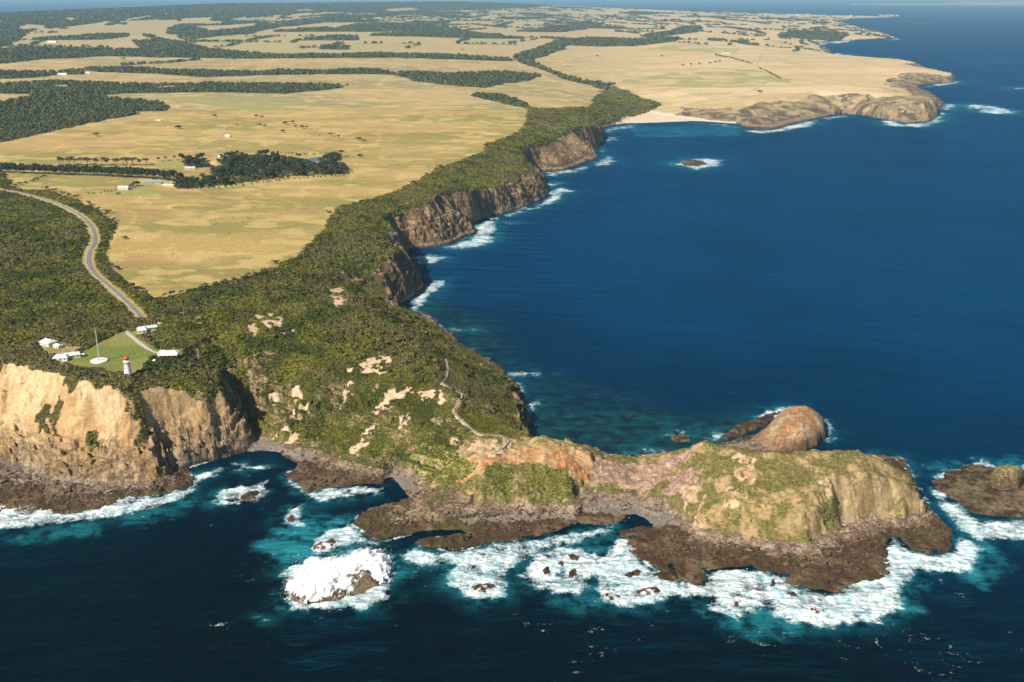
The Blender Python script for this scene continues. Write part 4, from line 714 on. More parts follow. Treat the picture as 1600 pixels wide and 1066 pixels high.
# reef with the stack
def reefcol(X, Y, Z, d, c):
    c = lerp(c, (0.30, 0.24, 0.14), ss(0.55, 0.75, ridge(X/14, Y/14, 610, 3))*0.5*ss(2, 10, d)); c = lerp(c, (0.07, 0.085, 0.03), ss(0.60, 0.72, fbm(X/12, Y/12, 611, 4))*0.7); c = lerp(c, (0.42, 0.30, 0.23), ss(3.2, 4.6, Z)); return c
def reefshape(X, Y, d, dm): return np.where(d > 0, 1.2+1.6*np.clip(d/16, 0, 1)+3.0*ss(0.55, 0.95, np.clip((X-X.min())/(X.max()-X.min()), 0, 1)*1.25)*ss(6, 16, d), np.maximum(d, -3))
ro_, _ = rock('reef_platform', 'wide brown rock reef ringed by surf beyond the tip of the headland', 'reef', [(1457, 752), (1470, 748), (1480, 738), (1500, 735), (1505, 728), (1530, 726), (1555, 733), (1600, 740), (1660, 745), (1700, 775), (1690, 800), (1620, 812), (1560, 806), (1520, 802), (1500, 785), (1470, 772), (1460, 762)], 3.5, seed=31, shape=reefshape, colf=reefcol)
bx_, by_ = P(1572, 757, 4)
st = MB(); nst = 28; prof = [(10.5, 0), (10.2, 3), (9.8, 7), (9.2, 11), (8.8, 14), (7.8, 15.6), (5.0, 16.6), (2.0, 17.0), (0.3, 17.1)]
pts = []; fs = []
for k, (r_, z_) in enumerate(prof):
    for i in range(nst):
        a = 2*math.pi*i/nst; rr_ = r_*(1+0.16*math.sin(2*a+0.6)+0.07*math.sin(5*a+k*0.3)+0.05*math.sin(11*a)+0.03*math.sin(3*z_)); pts.append((rr_*math.cos(a)*1.05, rr_*math.sin(a)*0.85, z_))
for k in range(len(prof)-1):
    for i in range(nst): fs.append((k*nst+i, k*nst+(i+1) % nst, (k+1)*nst+(i+1) % nst, (k+1)*nst+i))
pa = np.array(pts); cc = lerp((0.26, 0.19, 0.11), (0.36, 0.29, 0.12), ss(6, 15, pa[:, 2]))
so_ = mesh_np('rock_stack', pa, np.array(fs), M_LAND, cc, True, None, {'rock': np.full(len(pa), 0.8)}); so_.location = (bx_, by_, 3.0); so_.scale = (1.25, 1.2, 1.1); tag(so_, 'tall flat topped rock stack standing on the reef beyond the headland', 'rock stack')
print('rocks', time.time()-T0)
# ------------------------------------------------------------------ the wave pouring over its rock
wpoly = np.array([P(u, v, 3) for u, v in [(452, 918), (458, 897), (474, 880), (500, 874), (530, 874), (560, 862), (582, 858), (605, 872), (614, 884), (612, 900), (600, 910), (580, 903), (550, 919), (524, 931), (497, 938), (478, 942)]])
cx, cy = wpoly.mean(0); g = wpoly-[cx, cy]; x0, y0 = g.min(0)-6; x1, y1 = g.max(0)+6
X, Y = np.meshgrid(np.arange(x0, x1, 0.45), np.arange(y0, y1, 0.45))
ang = np.arctan2(Y+8-y1*0.2, X); rad_ = np.hypot(X, Y+5); streak = fbm((X*0.85-Y*0.5)/2.6+fbm(X/9, Y/9, 706, 2)*2, (X*0.5+Y*0.85)/14, 701, 4)-0.5
d = sdf(X+(fbm(X/6, Y/6, 702, 3)-0.5)*7, Y+(fbm(X/6, Y/6, 703, 3)-0.5)*5, g, 40.0)+streak*12
Z = 2.5+7.5*np.clip(d/13, 0, 1)**0.7+streak*1.3+(fbm(X/9, Y/9, 704, 3)-0.5)*3.0*ss(0, 6, d)+(fbm(X/1.5, Y/1.5, 708, 2)-0.5)*0.7
okm = (d > 0.0) & ((fbm(X/1.6, Y/1.6, 705, 3) > 0.42) | (d > 2.5)); use, fa = grid_faces(okm)
wv = mesh_np('breaking_wave', np.stack([X[use], Y[use], np.maximum(Z, 0.4)[use]], 1), fa, M_FOAM, None, True); wv.location = (cx, cy, 0); tag(wv, kind='stuff')
# spray droplets and clots thrown up along the surf
def clots(n, polys, z0, z1, sz):
    out = []; 
    for q in polys:
        g = np.array(PZ(q)); a = RNG.uniform(g.min(0), g.max(0), (n, 2)); a = a[inpoly(a[:, 0], a[:, 1], g)]; out.append(a)
    a = np.concatenate(out); c = np.column_stack([a, RNG.uniform(z0, z1, len(a))]); k = len(c)
    off = RNG.normal(0, 1, (k, 4, 3)); off /= np.linalg.norm(off, axis=2, keepdims=True); off *= RNG.uniform(sz*0.5, sz*1.3, (k, 1, 1))
    v = c[:, None]+off*[1, 1, 0.6]; b = np.arange(k)[:, None]*4; f = np.concatenate([b+[0, 1, 2], b+[0, 2, 3], b+[0, 3, 1], b+[1, 3, 2]])
    return v.reshape(-1, 3), f
v_, f_ = clots(4200, [FOAM[7][1]], 1, 10.5, 0.35)
v2, f2 = clots(900, [FOAM[0][1], FOAM[9][1], FOAM[8][1]], 0.8, 2.6, 0.5)
sp = mesh_np('sea_spray', np.concatenate([v_, v2]), np.concatenate([f_, f2+len(v_)]), M_FOAM, None, False); tag(sp, kind='stuff')
# ------------------------------------------------------------------ foliage made of leaf clumps
def template(n, rx, rz, sz, seed, flat=0.0, lobes=1):
    r = np.random.default_rng(seed); ce = []
    for l in range(lobes):
        c0 = np.array([0, 0, rz*0.55]) if lobes == 1 else np.array([r.normal(0, rx*0.45), r.normal(0, rx*0.45), rz*r.uniform(0.35, 0.75)]); k = n//lobes
        u = r.normal(0, 1, (k, 3)); u /= np.linalg.norm(u, axis=1, keepdims=True); u[:, 2] = np.abs(u[:, 2])*0.9-0.25
        rad = r.uniform(0.7, 1.05, (k, 1)); sc_ = (1.0 if lobes == 1 else 0.58)
        ce.append((c0+u*rad*np.array([rx, rx, rz*0.5])*sc_, u))
    c = np.concatenate([a for a, _ in ce]); nrm = np.concatenate([b for _, b in ce]); nrm = nrm+np.array([0, 0, 0.5])+r.normal(0, 0.30, nrm.shape); nrm /= np.linalg.norm(nrm, axis=1, keepdims=True)
    t = np.cross(nrm, r.normal(0, 1, nrm.shape)); t /= np.linalg.norm(t, axis=1, keepdims=True); b = np.cross(nrm, t); s_ = r.uniform(0.6, 1.2, (len(c), 1))*sz
    v = np.stack([c+t*s_, c-t*s_*0.6+b*s_*0.9, c-t*s_*0.6-b*s_*0.9], 1); return v.reshape(-1, 3), r.uniform(0.78, 1.22, len(c)).repeat(3)
def scatter(name, X, Y, Z, S, SZ, colr, temps, mat=M_LEAF):
    V = []; Cc = []; n = len(X); which = RNG.integers(0, len(temps), n); rot = RNG.uniform(0, 2*math.pi, n)
    for k, (tvx, tb) in enumerate(temps):
        q = np.nonzero(which == k)[0]
        if q.size == 0: continue
        c, s_ = np.cos(rot[q])[:, None], np.sin(rot[q])[:, None]; tx, ty, tz = tvx.T
        v = np.stack([(tx*c-ty*s_)*S[q, None]+X[q, None], (tx*s_+ty*c)*S[q, None]+Y[q, None], tz*SZ[q, None]+Z[q, None]], 2).astype(np.float32)
        V.append(v.reshape(-1, 3)); Cc.append((colr[q][:, None, :]*tb[None, :, None]).reshape(-1, 3))
    V = np.concatenate(V); Cc = np.concatenate(Cc); f = np.arange(len(V)).reshape(-1, 3)
    return mesh_np(name, V, f, mat, np.clip(Cc, 0, 1), False)
def sample(mask, n, rmin, rmax, power=2.0):
    """random ground points inside a cover mask, denser close by"""
    q = np.nonzero(mask & (GR >= rmin) & (GR < rmax)); area = (np.gradient(RR)[q[0]]*RR[q[0]]*(AZ[1]-AZ[0])); wgt = area/(RR[q[0]]**power); wgt /= wgt.sum()
    k = RNG.choice(len(q[0]), n, p=wgt); r = RR[q[0][k]]+RNG.uniform(-0.5, 0.5, n)*np.gradient(RR)[q[0][k]]; a = AZ[q[1][k]]+RNG.uniform(-0.5, 0.5, n)*(AZ[1]-AZ[0])
    return r*np.sin(a), r*np.cos(a)
def scrubcol(x, y, n):
    a = fbm(x/28, y/28, 801, 3)+RNG.normal(0, 0.10, n); c = lerp((0.062, 0.076, 0.009), (0.160, 0.155, 0.018), ss(0.36, 0.64, a)); b_ = fbm(x/60, y/60, 805, 3)+RNG.normal(0, 0.07, n)
    c = lerp(c, (0.150, 0.125, 0.05), ss(0.52, 0.66, b_)*0.75); return lerp(c, (0.035, 0.048, 0.015), (RNG.random(n) < 0.15)*0.6)
bt = [template(16, 1.0, 1.0, 0.42, 10+i) for i in range(6)]
n = 120000; x, y = sample(scrubm & (SL < 2.6), n, 590, 1500, 1.2); s_ = RNG.uniform(0.9, 2.3, n)*(0.6+0.8*fbm(x/50, y/50, 88, 2))*(0.7+0.6*ss(-0.12, -0.3, np.arctan2(x, y))); z = zat(x, y)
o = scatter('coastal_scrub', x, y, z-0.4, s_, s_*RNG.uniform(0.7, 1.3, n), scrubcol(x, y, n), bt); tag(o, kind='stuff')
n = 46000; x, y = sample(scrubm & (SL < 1.6), n, 1500, 4600, 1.6); r_ = np.hypot(x, y); s_ = RNG.uniform(1.6, 3.2, n)*np.clip(r_/1600, 1, 2.2); z = zat(x, y); c = scrubcol(x, y, n)
o = scatter('clifftop_scrub', x, y, z-0.6, s_, s_*RNG.uniform(0.6, 1.0, n), c, bt); tag(o, kind='stuff')
n = 2600; x, y = sample(scrubm & (SL < 0.6) & (H > 55), n, 1000, 1800, 1.0); s_ = RNG.uniform(2.6, 4.4, n)
o = scatter('tea_tree_thicket', x, y, zat(x, y)-0.6, s_, s_*RNG.uniform(1.0, 1.5, n), scrubcol(x, y, n)*0.8, bt); tag(o, kind='stuff')
# cliff tufts, headland plants, sparse bushes on bare slopes
n = 2600; x, y = sample(tuft, n, 590, 1300, 0); s_ = RNG.uniform(0.7, 1.7, n); c1 = scrubcol(x, y, n)
n2_ = 24000; x2, y2 = sample(low_g & (fbm(GX/14, GY/14, 304, 4)+0.4*(brk2-0.5) < 0.56), n2_, 590, 1300, 0); s2 = RNG.uniform(0.45, 1.1, n2_); c2 = lerp((0.11, 0.11, 0.028), (0.26, 0.22, 0.085), np.clip(RNG.normal(0.4, 0.45, n2_), 0, 1))
n3_ = 15000; x3, y3 = sample((barecl | green | ygreen) & (H > 7), n3_, 590, 1300, 0); s3 = RNG.uniform(0.5, 1.5, n3_); c3 = scrubcol(x3, y3, n3_)*1.2
x = np.concatenate([x, x2, x3]); y = np.concatenate([y, y2, y3]); s_ = np.concatenate([s_, s2, s3]); c = np.concatenate([c1, c2, c3])
bt2 = [template(10, 1.0, 0.8, 0.5, 40+i) for i in range(4)]
o = scatter('cliff_herbs', x, y, zat(x, y)-0.2, s_, s_*0.8, c, bt2); tag(o, kind='stuff')
# far woodland and shelter belts that read as one mass
wm = wood & (GR > 2000)
bt3 = [template(12, 1.0, 1.0, 0.6, 60+i) for i in range(5)]
n = 60000; x, y = sample(wm, n, 2000, 26000, 1.9); r_ = np.hypot(x, y); s_ = RNG.uniform(4.0, 6.5, n)*np.clip(r_/3600, 0.55, 4.5)
c = lerp((0.042, 0.058, 0.020), (0.10, 0.11, 0.040), np.clip(RNG.normal(0.5, 0.3, n), 0, 1)); z = zat(x, y)
o = scatter('distant_woodland', x, y, z-1, s_, np.minimum(s_*1.5, 16*RNG.uniform(0.7, 1.2, n)), c, bt3); tag(o, kind='stuff')
# loose boulders at the foot of the slopes
def boulder(seed):
    r = np.random.default_rng(seed); p = np.array([[1, 0, 0], [0, 1, 0], [-1, 0, 0], [0, -1, 0], [0, 0, 0.8], [0, 0, -0.6], [.7, .7, .5], [-.6, .6, .55], [-.7, -.6, .4], [.6, -.7, .5]])*r.uniform(0.7, 1.2, (10, 1))
    f = np.array([[4, 6, 7], [4, 7, 8], [4, 8, 9], [4, 9, 6], [6, 1, 7], [7, 2, 8], [8, 3, 9], [9, 0, 6], [0, 1, 6], [1, 2, 7], [2, 3, 8], [3, 0, 9], [0, 5, 1], [1, 5, 2], [2, 5, 3], [3, 5, 0]])
    return p[f].reshape(-1, 3), np.ones(48)
n = 5200; x, y = sample(LAND & (H > 0.8) & (H < 7) & (H0 > 0.7) & ~lawn & ~(beach & (brk2 < 0.6)), n, 590, 1250, 0); s_ = RNG.gamma(2.0, 0.36, n)+0.25; z = zat(x, y)
c = lerp((0.075, 0.050, 0.030), (0.36, 0.265, 0.18), np.clip(ss(3.0, 6.5, z)*0.8+RNG.normal(0, 0.15, n), 0, 1))
M_BOULD = leaf_mat('boulder_rock', 1.0); o = scatter('shore_boulders', x, y, z+0.1*s_, s_, s_*RNG.uniform(0.6, 1.0, n), c, [boulder(i) for i in range(5)], M_BOULD); tag(o, kind='stuff')
print('foliage', time.time()-T0)
# ------------------------------------------------------------------ single trees (thing > trunk, crown)
def mesh_only(name, v, f, mat, col=None):
    o = mesh_np(name, v, f, mat, col, False); me = o.data; bpy.data.objects.remove(o); return me
def crown_mesh(seed, rx, rz, z0, n, sz, colr, lobes):
    v, b = template(n, rx, rz, sz, seed, lobes=lobes); v = v+[0, 0, z0]; r = np.random.default_rng(seed); c = np.clip(np.array(colr)[None]*b[:, None]*r.uniform(0.9, 1.1, (len(v), 1)), 0, 1)
    return mesh_only('crown', v, np.arange(len(v)).reshape(-1, 3), M_LEAF, c)
def trunk_mesh(h, r0, seed):
    m = MB(); r = np.random.default_rng(seed); p = Vector((0, 0, -0.8)); 
    for k in range(3):
        q = Vector((r.normal(0, 0.25), r.normal(0, 0.25), h*(k+1)/3*0.8)); m.tube(p, q, r0*(1-0.25*k), r0*(0.75-0.22*k)); p = q
    for k in range(4):
        a = r.uniform(0, 6.28); m.tube(Vector((0, 0, h*(0.35+0.1*k))), Vector((math.cos(a)*h*0.28, math.sin(a)*h*0.28, h*(0.6+0.08*k))), r0*0.35, r0*0.12, 5)
    me = bpy.data.meshes.new('trunk'); me.from_pydata(m.v, [], m.f); me.materials.append(M_BARK); me.update(); return me
KIND = {
 'cypress_tree': [(crown_mesh(100+i, 5.0, 13.5, 0.2, 420, 0.95, (0.032, 0.046, 0.016), 7), trunk_mesh(9, 0.5, i)) for i in range(3)],
 'gum_tree': [(crown_mesh(110+i, 4.6, 7.0, 4.0, 260, 0.85, (0.065, 0.07, 0.038), 6), trunk_mesh(9, 0.35, 5+i)) for i in range(3)],
 'paddock_tree': [(crown_mesh(120+i, 6.2, 7.0, 1.4, 380, 0.9, (0.040, 0.048, 0.020), 7), trunk_mesh(6, 0.5, 9+i)) for i in range(3)],
 'orchard_tree': [(crown_mesh(130+i, 2.6, 4.4, 0.5, 120, 0.6, (0.050, 0.075, 0.022), 3), trunk_mesh(3, 0.2, 15+i)) for i in range(3)],
 'round_bush': [(crown_mesh(140+i, 3.0, 4.2, 0.0, 160, 0.6, (0.055, 0.062, 0.022), 4), trunk_mesh(2.4, 0.25, 20+i)) for i in range(3)]}
CATS = {'cypress_tree': 'cypress', 'gum_tree': 'gum tree', 'paddock_tree': 'tree', 'orchard_tree': 'small tree', 'round_bush': 'bush'}
TC = [0]
def tree(kind, x, y, label, group=None, s=1.0, sz=None):
    k = TC[0]; TC[0] += 1; cm, tm = KIND[kind][k % 3]
    e = empty(kind, (x, y, float(zat(x, y))-0.1), RNG.uniform(0, 6.28)); e.scale = (s, s, sz or s); tag(e, label, CATS[kind], group)
    for nm, me in (('trunk', tm), ('crown', cm)):
        o = bpy.data.objects.new(nm, me); SC.collection.objects.link(o); o.parent = e
    return e
def along(pts, n, jit=1.5):
    g = np.array(G(pts)); L_ = np.r_[0, np.cumsum(np.hypot(*np.diff(g, axis=0).T))]; t = np.linspace(0, L_[-1], n)
    return [(float(np.interp(a, L_, g[:, 0])+RNG.normal(0, jit)), float(np.interp(a, L_, g[:, 1])+RNG.normal(0, jit))) for a in t]
for x, y in along([(-40, 269), (0, 270), (60, 272), (150, 275), (230, 279), (270, 283)], 84, 1.0): tree('cypress_tree', x, y, 'dark cypress in the long clipped windbreak row leading to the homestead', 'cypresses of the long windbreak', RNG.uniform(1.15, 1.45), RNG.uniform(1.45, 1.8))
for x, y in along([(95, 258), (140, 258), (180, 259), (232, 258)], 24, 4): tree('gum_tree', x, y, 'thin gum tree in the loose row just behind the long windbreak', 'gum trees behind the windbreak', RNG.uniform(1.3, 1.8))
for x, y in along([(248, 252), (262, 251), (272, 250)], 3, 2): tree('gum_tree', x, y, 'gum tree of the short clump right of the loose gum row', 'gum trees in the short clump', 1.0)
GROVE = [[(268, 288), (300, 278), (330, 282), (336, 268), (352, 262), (340, 252), (352, 245), (400, 244), (440, 244), (480, 252), (500, 262), (528, 258), (545, 266), (535, 272), (500, 274), (460, 276), (410, 282), (345, 290), (300, 295), (275, 295)], [(285, 252), (300, 250), (320, 252), (330, 262), (305, 264), (292, 262)], [(498, 250), (520, 243), (535, 245), (530, 256), (505, 260)]]
POND = hit(495, 250); gl = [G(q) for q in GROVE]; cnt = [150, 14, 14]
for gi, g in enumerate(gl):
    g = np.array(g); k = 0; 
    while k < cnt[gi]:
        p = RNG.uniform(g.min(0), g.max(0))
        if inpoly(np.array([p[0]]), np.array([p[1]]), g)[0] and math.hypot(p[0]-POND[0], p[1]-POND[1]) > 26 and not (abs(p[0]/p[1]-POND[0]/POND[1]) < 0.012 and 0 < POND[1]-p[1] < 75):
            kd = 'cypress_tree' if RNG.random() < 0.6 else ('gum_tree' if RNG.random() < 0.5 else 'paddock_tree')
            tree(kd, p[0], p[1], {'cypress_tree': 'tall dark cypress in the dense grove round the homestead', 'gum_tree': 'grey green gum tree in the dense grove round the homestead', 'paddock_tree': 'broad crowned tree in the dense grove round the homestead'}[kd], {'cypress_tree': 'cypresses of the homestead grove', 'gum_tree': 'gum trees of the homestead grove', 'paddock_tree': 'broad trees of the homestead grove'}[kd], RNG.uniform(1.15, 1.6)); k += 1
for x, y in along([(300, 297), (350, 294), (400, 288), (450, 281), (500, 278), (535, 276), (550, 268)], 40, 2.0): tree('orchard_tree', x, y, 'small tree in the neat row along the near edge of the homestead grove', 'small trees on the near edge of the grove', RNG.uniform(0.8, 1.3))
for x, y in along([(400, 240), (440, 240), (470, 243), (500, 242), (520, 241)], 20, 3.0): tree('orchard_tree', x, y, 'small tree in the row along the far edge of the homestead grove', 'small trees on the far edge of the grove', RNG.uniform(0.8, 1.3))
for x, y in along([(106, 307), (130, 305), (165, 301), (182, 299)], 12, 2.0): tree('orchard_tree', x, y, 'little round tree in the sparse line left of the pale green shed', 'sparse line of little trees', RNG.uniform(0.6, 0.9))
for (u, v), lb, kd, s in [((213, 291), 'rounded dark tree beside the pale roofed shed', 'paddock_tree', 1.25), ((206, 293), 'smaller dark tree left of the rounded tree by the shed', 'paddock_tree', 0.8), ((241, 282), 'low dark bush behind the long green roofed shed', 'round_bush', 1.4), ((186, 304), 'dark bush touching the little pale green shed', 'round_bush', 1.3),
 ((151, 213), 'lone dark tree in the tan paddock right of the big wood', 'paddock_tree', 1.2), ((279, 202), 'lone dark tree on the hump of the tan paddock above the track', 'paddock_tree', 1.35), ((336, 183), 'round lone tree beyond the bend of the farm track', 'paddock_tree', 1.1), ((370, 195), 'tiny bush right of the bend of the farm track', 'round_bush', 1.1),
 ((400, 183), 'left tree of the flat pair far out in the paddock', 'paddock_tree', 1.0), ((409, 184), 'right tree of the flat pair far out in the paddock', 'paddock_tree', 0.9), ((405, 197), 'left of two low trees below the flat pair', 'paddock_tree', 0.95), ((414, 198), 'right of two low trees below the flat pair', 'paddock_tree', 0.8),
 ((446, 195), 'largest tree of the straggling clump in the middle paddock', 'paddock_tree', 1.2), ((457, 193), 'second tree of the straggling clump, right of its largest', 'paddock_tree', 1.05), ((462, 199), 'low tree in the middle of the straggling clump', 'paddock_tree', 0.8), ((472, 201), 'right hand tree of the straggling clump', 'paddock_tree', 1.1), ((481, 203), 'last leaning tree at the right end of the straggling clump', 'gum_tree', 1.0), ((442, 207), 'separate round tree just below the straggling clump', 'paddock_tree', 0.95),
 ((500, 212), 'tiny bush left of the two thin trees', 'round_bush', 0.9), ((518, 214), 'left of the two thin wispy trees in the paddock', 'gum_tree', 1.1), ((529, 217), 'right of the two thin wispy trees in the paddock', 'gum_tree', 1.0), ((561, 220), 'wide flat crowned tree alone in the paddock above the grove end', 'paddock_tree', 1.15), ((569, 221), 'small companion right of the wide flat crowned tree', 'paddock_tree', 0.75), ((562, 246), 'dark round tree just off the right end of the grove', 'paddock_tree', 1.0),
 ((193, 374), 'lone round bush in the near paddock beside the road scrub', 'round_bush', 1.5), ((184, 421), 'bush at the paddock edge right of the road bend', 'round_bush', 1.4), ((173, 417), 'left bush of the pair at the paddock edge by the road bend', 'round_bush', 1.4), ((207, 450), 'tall dark tree at the near paddock corner by the road', 'paddock_tree', 0.8), ((218, 456), 'second dark tree at the near paddock corner', 'paddock_tree', 0.75), ((234, 471), 'thick dark tree between the road end and the paddock', 'paddock_tree', 0.8), ((244, 478), 'grey green tree right of the road end', 'gum_tree', 0.9),
 ((430, 412), 'dark bush where the paddock meets the cliff scrub', 'round_bush', 1.4), ((412, 427), 'small bush inside the paddock near the cliff scrub', 'round_bush', 1.1), ((512, 333), 'round bush at the right corner of the near paddock', 'round_bush', 1.4), ((688, 263), 'dark round tree on the paddock edge above the bay cliff', 'paddock_tree', 1.0), ((646, 287), 'bush on the paddock edge left of the dark round tree', 'round_bush', 1.6),
 ((933, 89), 'lone tree in the upper middle of the far coastal paddock', 'paddock_tree', 1.3), ((1187, 146), 'lone dark tree in the tan coastal paddock above the far cliff', 'paddock_tree', 1.6), ((1034, 89), 'lone tree near the top of the pale coastal paddock', 'paddock_tree', 1.4), ((193, 94), 'lone dark tree in the far paddock above the left windbreak', 'paddock_tree', 1.8), ((310, 92), 'dark tree at the right end of the far diagonal hedge', 'cypress_tree', 1.5), ((680, 91), 'dark tree on the far creek line', 'paddock_tree', 2.0), ((722, 79), 'small lone tree on the far tan slope', 'paddock_tree', 1.5)]:
    tree(kd, *hit(u, v)[:2], lb, None, s)
for x, y in along([(1067, 103), (1080, 102), (1090, 101), (1102, 100), (1110, 100), (1125, 97)], 6, 2): tree('paddock_tree', x, y, 'round tree in the evenly spaced row on the green coastal paddock', 'evenly spaced paddock trees', 1.35)
for x, y in along([(1118, 87), (1130, 90), (1150, 94), (1174, 101)], 22, 2): tree('cypress_tree', x, y, 'dark cypress of the upper windbreak above the far cliff', 'cypresses of the upper coastal windbreak', 0.95)
for x, y in along([(1187, 108), (1200, 114), (1219, 124)], 14, 2): tree('cypress_tree', x, y, 'dark cypress of the lower windbreak above the far cliff', 'cypresses of the lower coastal windbreak', 0.85)
for x, y in along([(258, 464), (290, 460), (330, 450), (380, 439), (405, 432)], 24, 3.0): tree('gum_tree', x, y, 'wind bent tree along the near edge of the paddock', 'wind bent trees on the near paddock edge', RNG.uniform(0.5, 0.75))
for x, y in along([(70, 296), (100, 304), (130, 316), (160, 332), (176, 345)], 12, 3.0): tree('round_bush', x, y, 'dark rounded bush on the paddock side of the road', 'rounded bushes beside the road', RNG.uniform(1.3, 1.8))
for x, y in along([(25, 291), (40, 287), (55, 283), (70, 277)], 8, 2.0): tree('round_bush', x, y, 'bush in the short hedge between two paddocks on the left', 'bushes of the short hedge', RNG.uniform(1.1, 1.6))
gm = np.zeros_like(LAND)
for g in gl: gm |= inpoly(JX*0.3+GX*0.7, JY*0.3+GY*0.7, g)
n = 1500; x, y = sample(gm, n, 1500, 3500, 0.5); s_ = RNG.uniform(3.0, 6.0, n); o = scatter('grove_understorey', x, y, zat(x, y)-0.5, s_, s_*1.1, lerp((0.03, 0.045, 0.016), (0.07, 0.085, 0.03), RNG.random(n)), bt); tag(o, kind='stuff')
print('trees', TC[0], time.time()-T0)
# ------------------------------------------------------------------ road, drive, paths
def ribbon(name, line, wd, mat, dz=0.12, kind='structure'):
    l = np.array(line, float); seg = np.r_[0, np.cumsum(np.hypot(*np.diff(l, axis=0).T))]; t = np.arange(0, seg[-1], 3.0); p = np.column_stack([np.interp(t, seg, l[:, 0]), np.interp(t, seg, l[:, 1])])
    d_ = np.gradient(p, axis=0); d_ /= np.linalg.norm(d_, axis=1, keepdims=True); nn = np.column_stack([-d_[:, 1], d_[:, 0]]); z = zat(p[:, 0], p[:, 1]); k = 5; z = np.convolve(np.pad(z, k, 'edge'), np.ones(2*k+1)/(2*k+1), 'valid')
    v = []; cr = [(-wd/2, -0.5), (-wd/2, 0.0), (0, 0.06), (wd/2, 0.0), (wd/2, -0.5)]
    for i in range(len(p)):
        zz = max(z[i], float(zat(*(p[i]+nn[i]*wd/2))), float(zat(*(p[i]-nn[i]*wd/2)))) if wd < 4 else z[i]
        for a, b_ in cr: q = p[i]+nn[i]*a; v.append((q[0], q[1], zz+dz+b_))
    f = [(i*5+j, i*5+j+1, (i+1)*5+j+1, (i+1)*5+j) for i in range(len(p)-1) for j in range(4)]
    m = MB(); m.poly(v, f); o = m.build(name, mat); 
    if kind: tag(o, kind=kind)
    return o, p, nn, z
ribbon('road_shoulder', road_s, 5.6, M_VERGE, 0.35); rd, rp, rn, rz0 = ribbon('road', road_s, 3.8, M_ASPH, 0.6)
mk = MB()
for i in range(0, len(rp)-1):
    a, b_ = rp[i]+rn[i]*1.8, rp[i+1]+rn[i+1]*1.8; a2, b2 = rp[i]+rn[i]*1.65, rp[i+1]+rn[i+1]*1.65
    mk.poly([(*a, rz0[i]+0.69), (*b_, rz0[i+1]+0.69), (*b2, rz0[i+1]+0.69), (*a2, rz0[i]+0.69)], [(0, 1, 2, 3)])
o = mk.build('road_edge_marking', M_WHITE); tag(o, kind='structure')
# guard rail on the outer bend
gr = empty('guard_rail', (float(rp[0][0]), float(rp[0][1]), float(rz0[0]))); tag(gr, 'pale guard rail along the left side of the coast road', 'guard rail')
b0 = Vector(gr.location); rl = MB(); ps = MB(); nR = int(len(rp)*0.62)
side = 1 if (rp[10]+rn[10]*5)[0] < rp[10][0] else -1
for i in range(2, nR):
    a = rp[i]+rn[i]*2.9*side; c = rp[i+1]+rn[i+1]*2.9*side
    rl.tube(Vector((*a, rz0[i]+1.3))-b0, Vector((*c, rz0[i+1]+1.3))-b0, 0.22, None, 4)
    if i % 2 == 0: ps.box(a[0]-b0.x, a[1]-b0.y, rz0[i]-0.2-b0.z, 0.25, 0.25, 1.4)
rl.build('rail', M_STEEL, gr); ps.build('post', M_TIMBER, gr)['kind'] = 'stuff'
ribbon('driveway', drive_s, 4.5, M_CONC, 0.15); ribbon('farm_track', track_s, 5.0, M_VERGE, 0.25); ribbon('coastal_farm_track', track2_s, 9.0, M_VERGE, 0.5)
# boardwalk down the spur
bw, bp, bn, bz = ribbon('deck', foot_s, 1.4, M_TIMBER, 0.45, None); bwt = empty('boardwalk', (float(bp[0][0]), float(bp[0][1]), float(bz[0]))); tag(bwt, 'grey timber boardwalk zigzagging down the spur to the headland', 'boardwalk')
bw.data.transform(__import__('mathutils').Matrix.Translation(-bwt.location)); bw.parent = bwt
for sgn in (-1, 1):
    m = MB()
    for i in range(len(bp)-1):
        a = Vector((*(bp[i]+bn[i]*0.65*sgn), float(zat(*bp[i]))+1.5))-bwt.location; c = Vector((*(bp[i+1]+bn[i+1]*0.65*sgn), float(zat(*bp[i+1]))+1.5))-bwt.location
        m.tube(a, c, 0.07, None, 4); m.tube(a-Vector((0, 0, 1.6)), a, 0.06, None, 4)
    m.build('handrail', M_TIMBER, bwt)
# ------------------------------------------------------------------ light station
def place(u, v): x, y, z = hit(u, v); return x, y, float(zat(x, y))
x, y, z = place(200.5, 587)
lt = empty('lighthouse', (x, y, z-0.3)); lt.scale = (0.97,)*3; tag(lt, 'white round lighthouse tower with a red domed lantern at the cliff edge', 'lighthouse')
m = MB(); m.lathe([(3.9, 0), (3.9, 1.0), (3.55, 1.2), (3.3, 5), (3.0, 10), (2.8, 14.4), (3.1, 14.8)], 32); m.build('tower', M_WHITE, lt, True)
m = MB(); m.lathe([(3.1, 14.8), (3.7, 15.0), (3.7, 15.3), (2.2, 15.31)], 32); g_ = m.build('gallery', M_WHITE, lt)
m = MB()
for i in range(16):
    a = i*math.pi/8; b_ = (i+1)*math.pi/8; m.tube((3.6*math.cos(a), 3.6*math.sin(a), 15.3), (3.6*math.cos(a), 3.6*math.sin(a), 16.3), 0.05, None, 4); m.tube((3.6*math.cos(a), 3.6*math.sin(a), 16.3), (3.6*math.cos(b_), 3.6*math.sin(b_), 16.3), 0.05, None, 4)
m.build('railing', M_WHITE, g_)
m = MB(); m.lathe([(2.2, 15.3), (2.2, 16.6)], 20); lb_ = m.build('lantern_base', M_WHITE, lt)
m = MB(); m.lathe([(2.05, 16.6), (2.05, 18.0)], 16); m.build('lantern_glass', M_GLASS, lt)
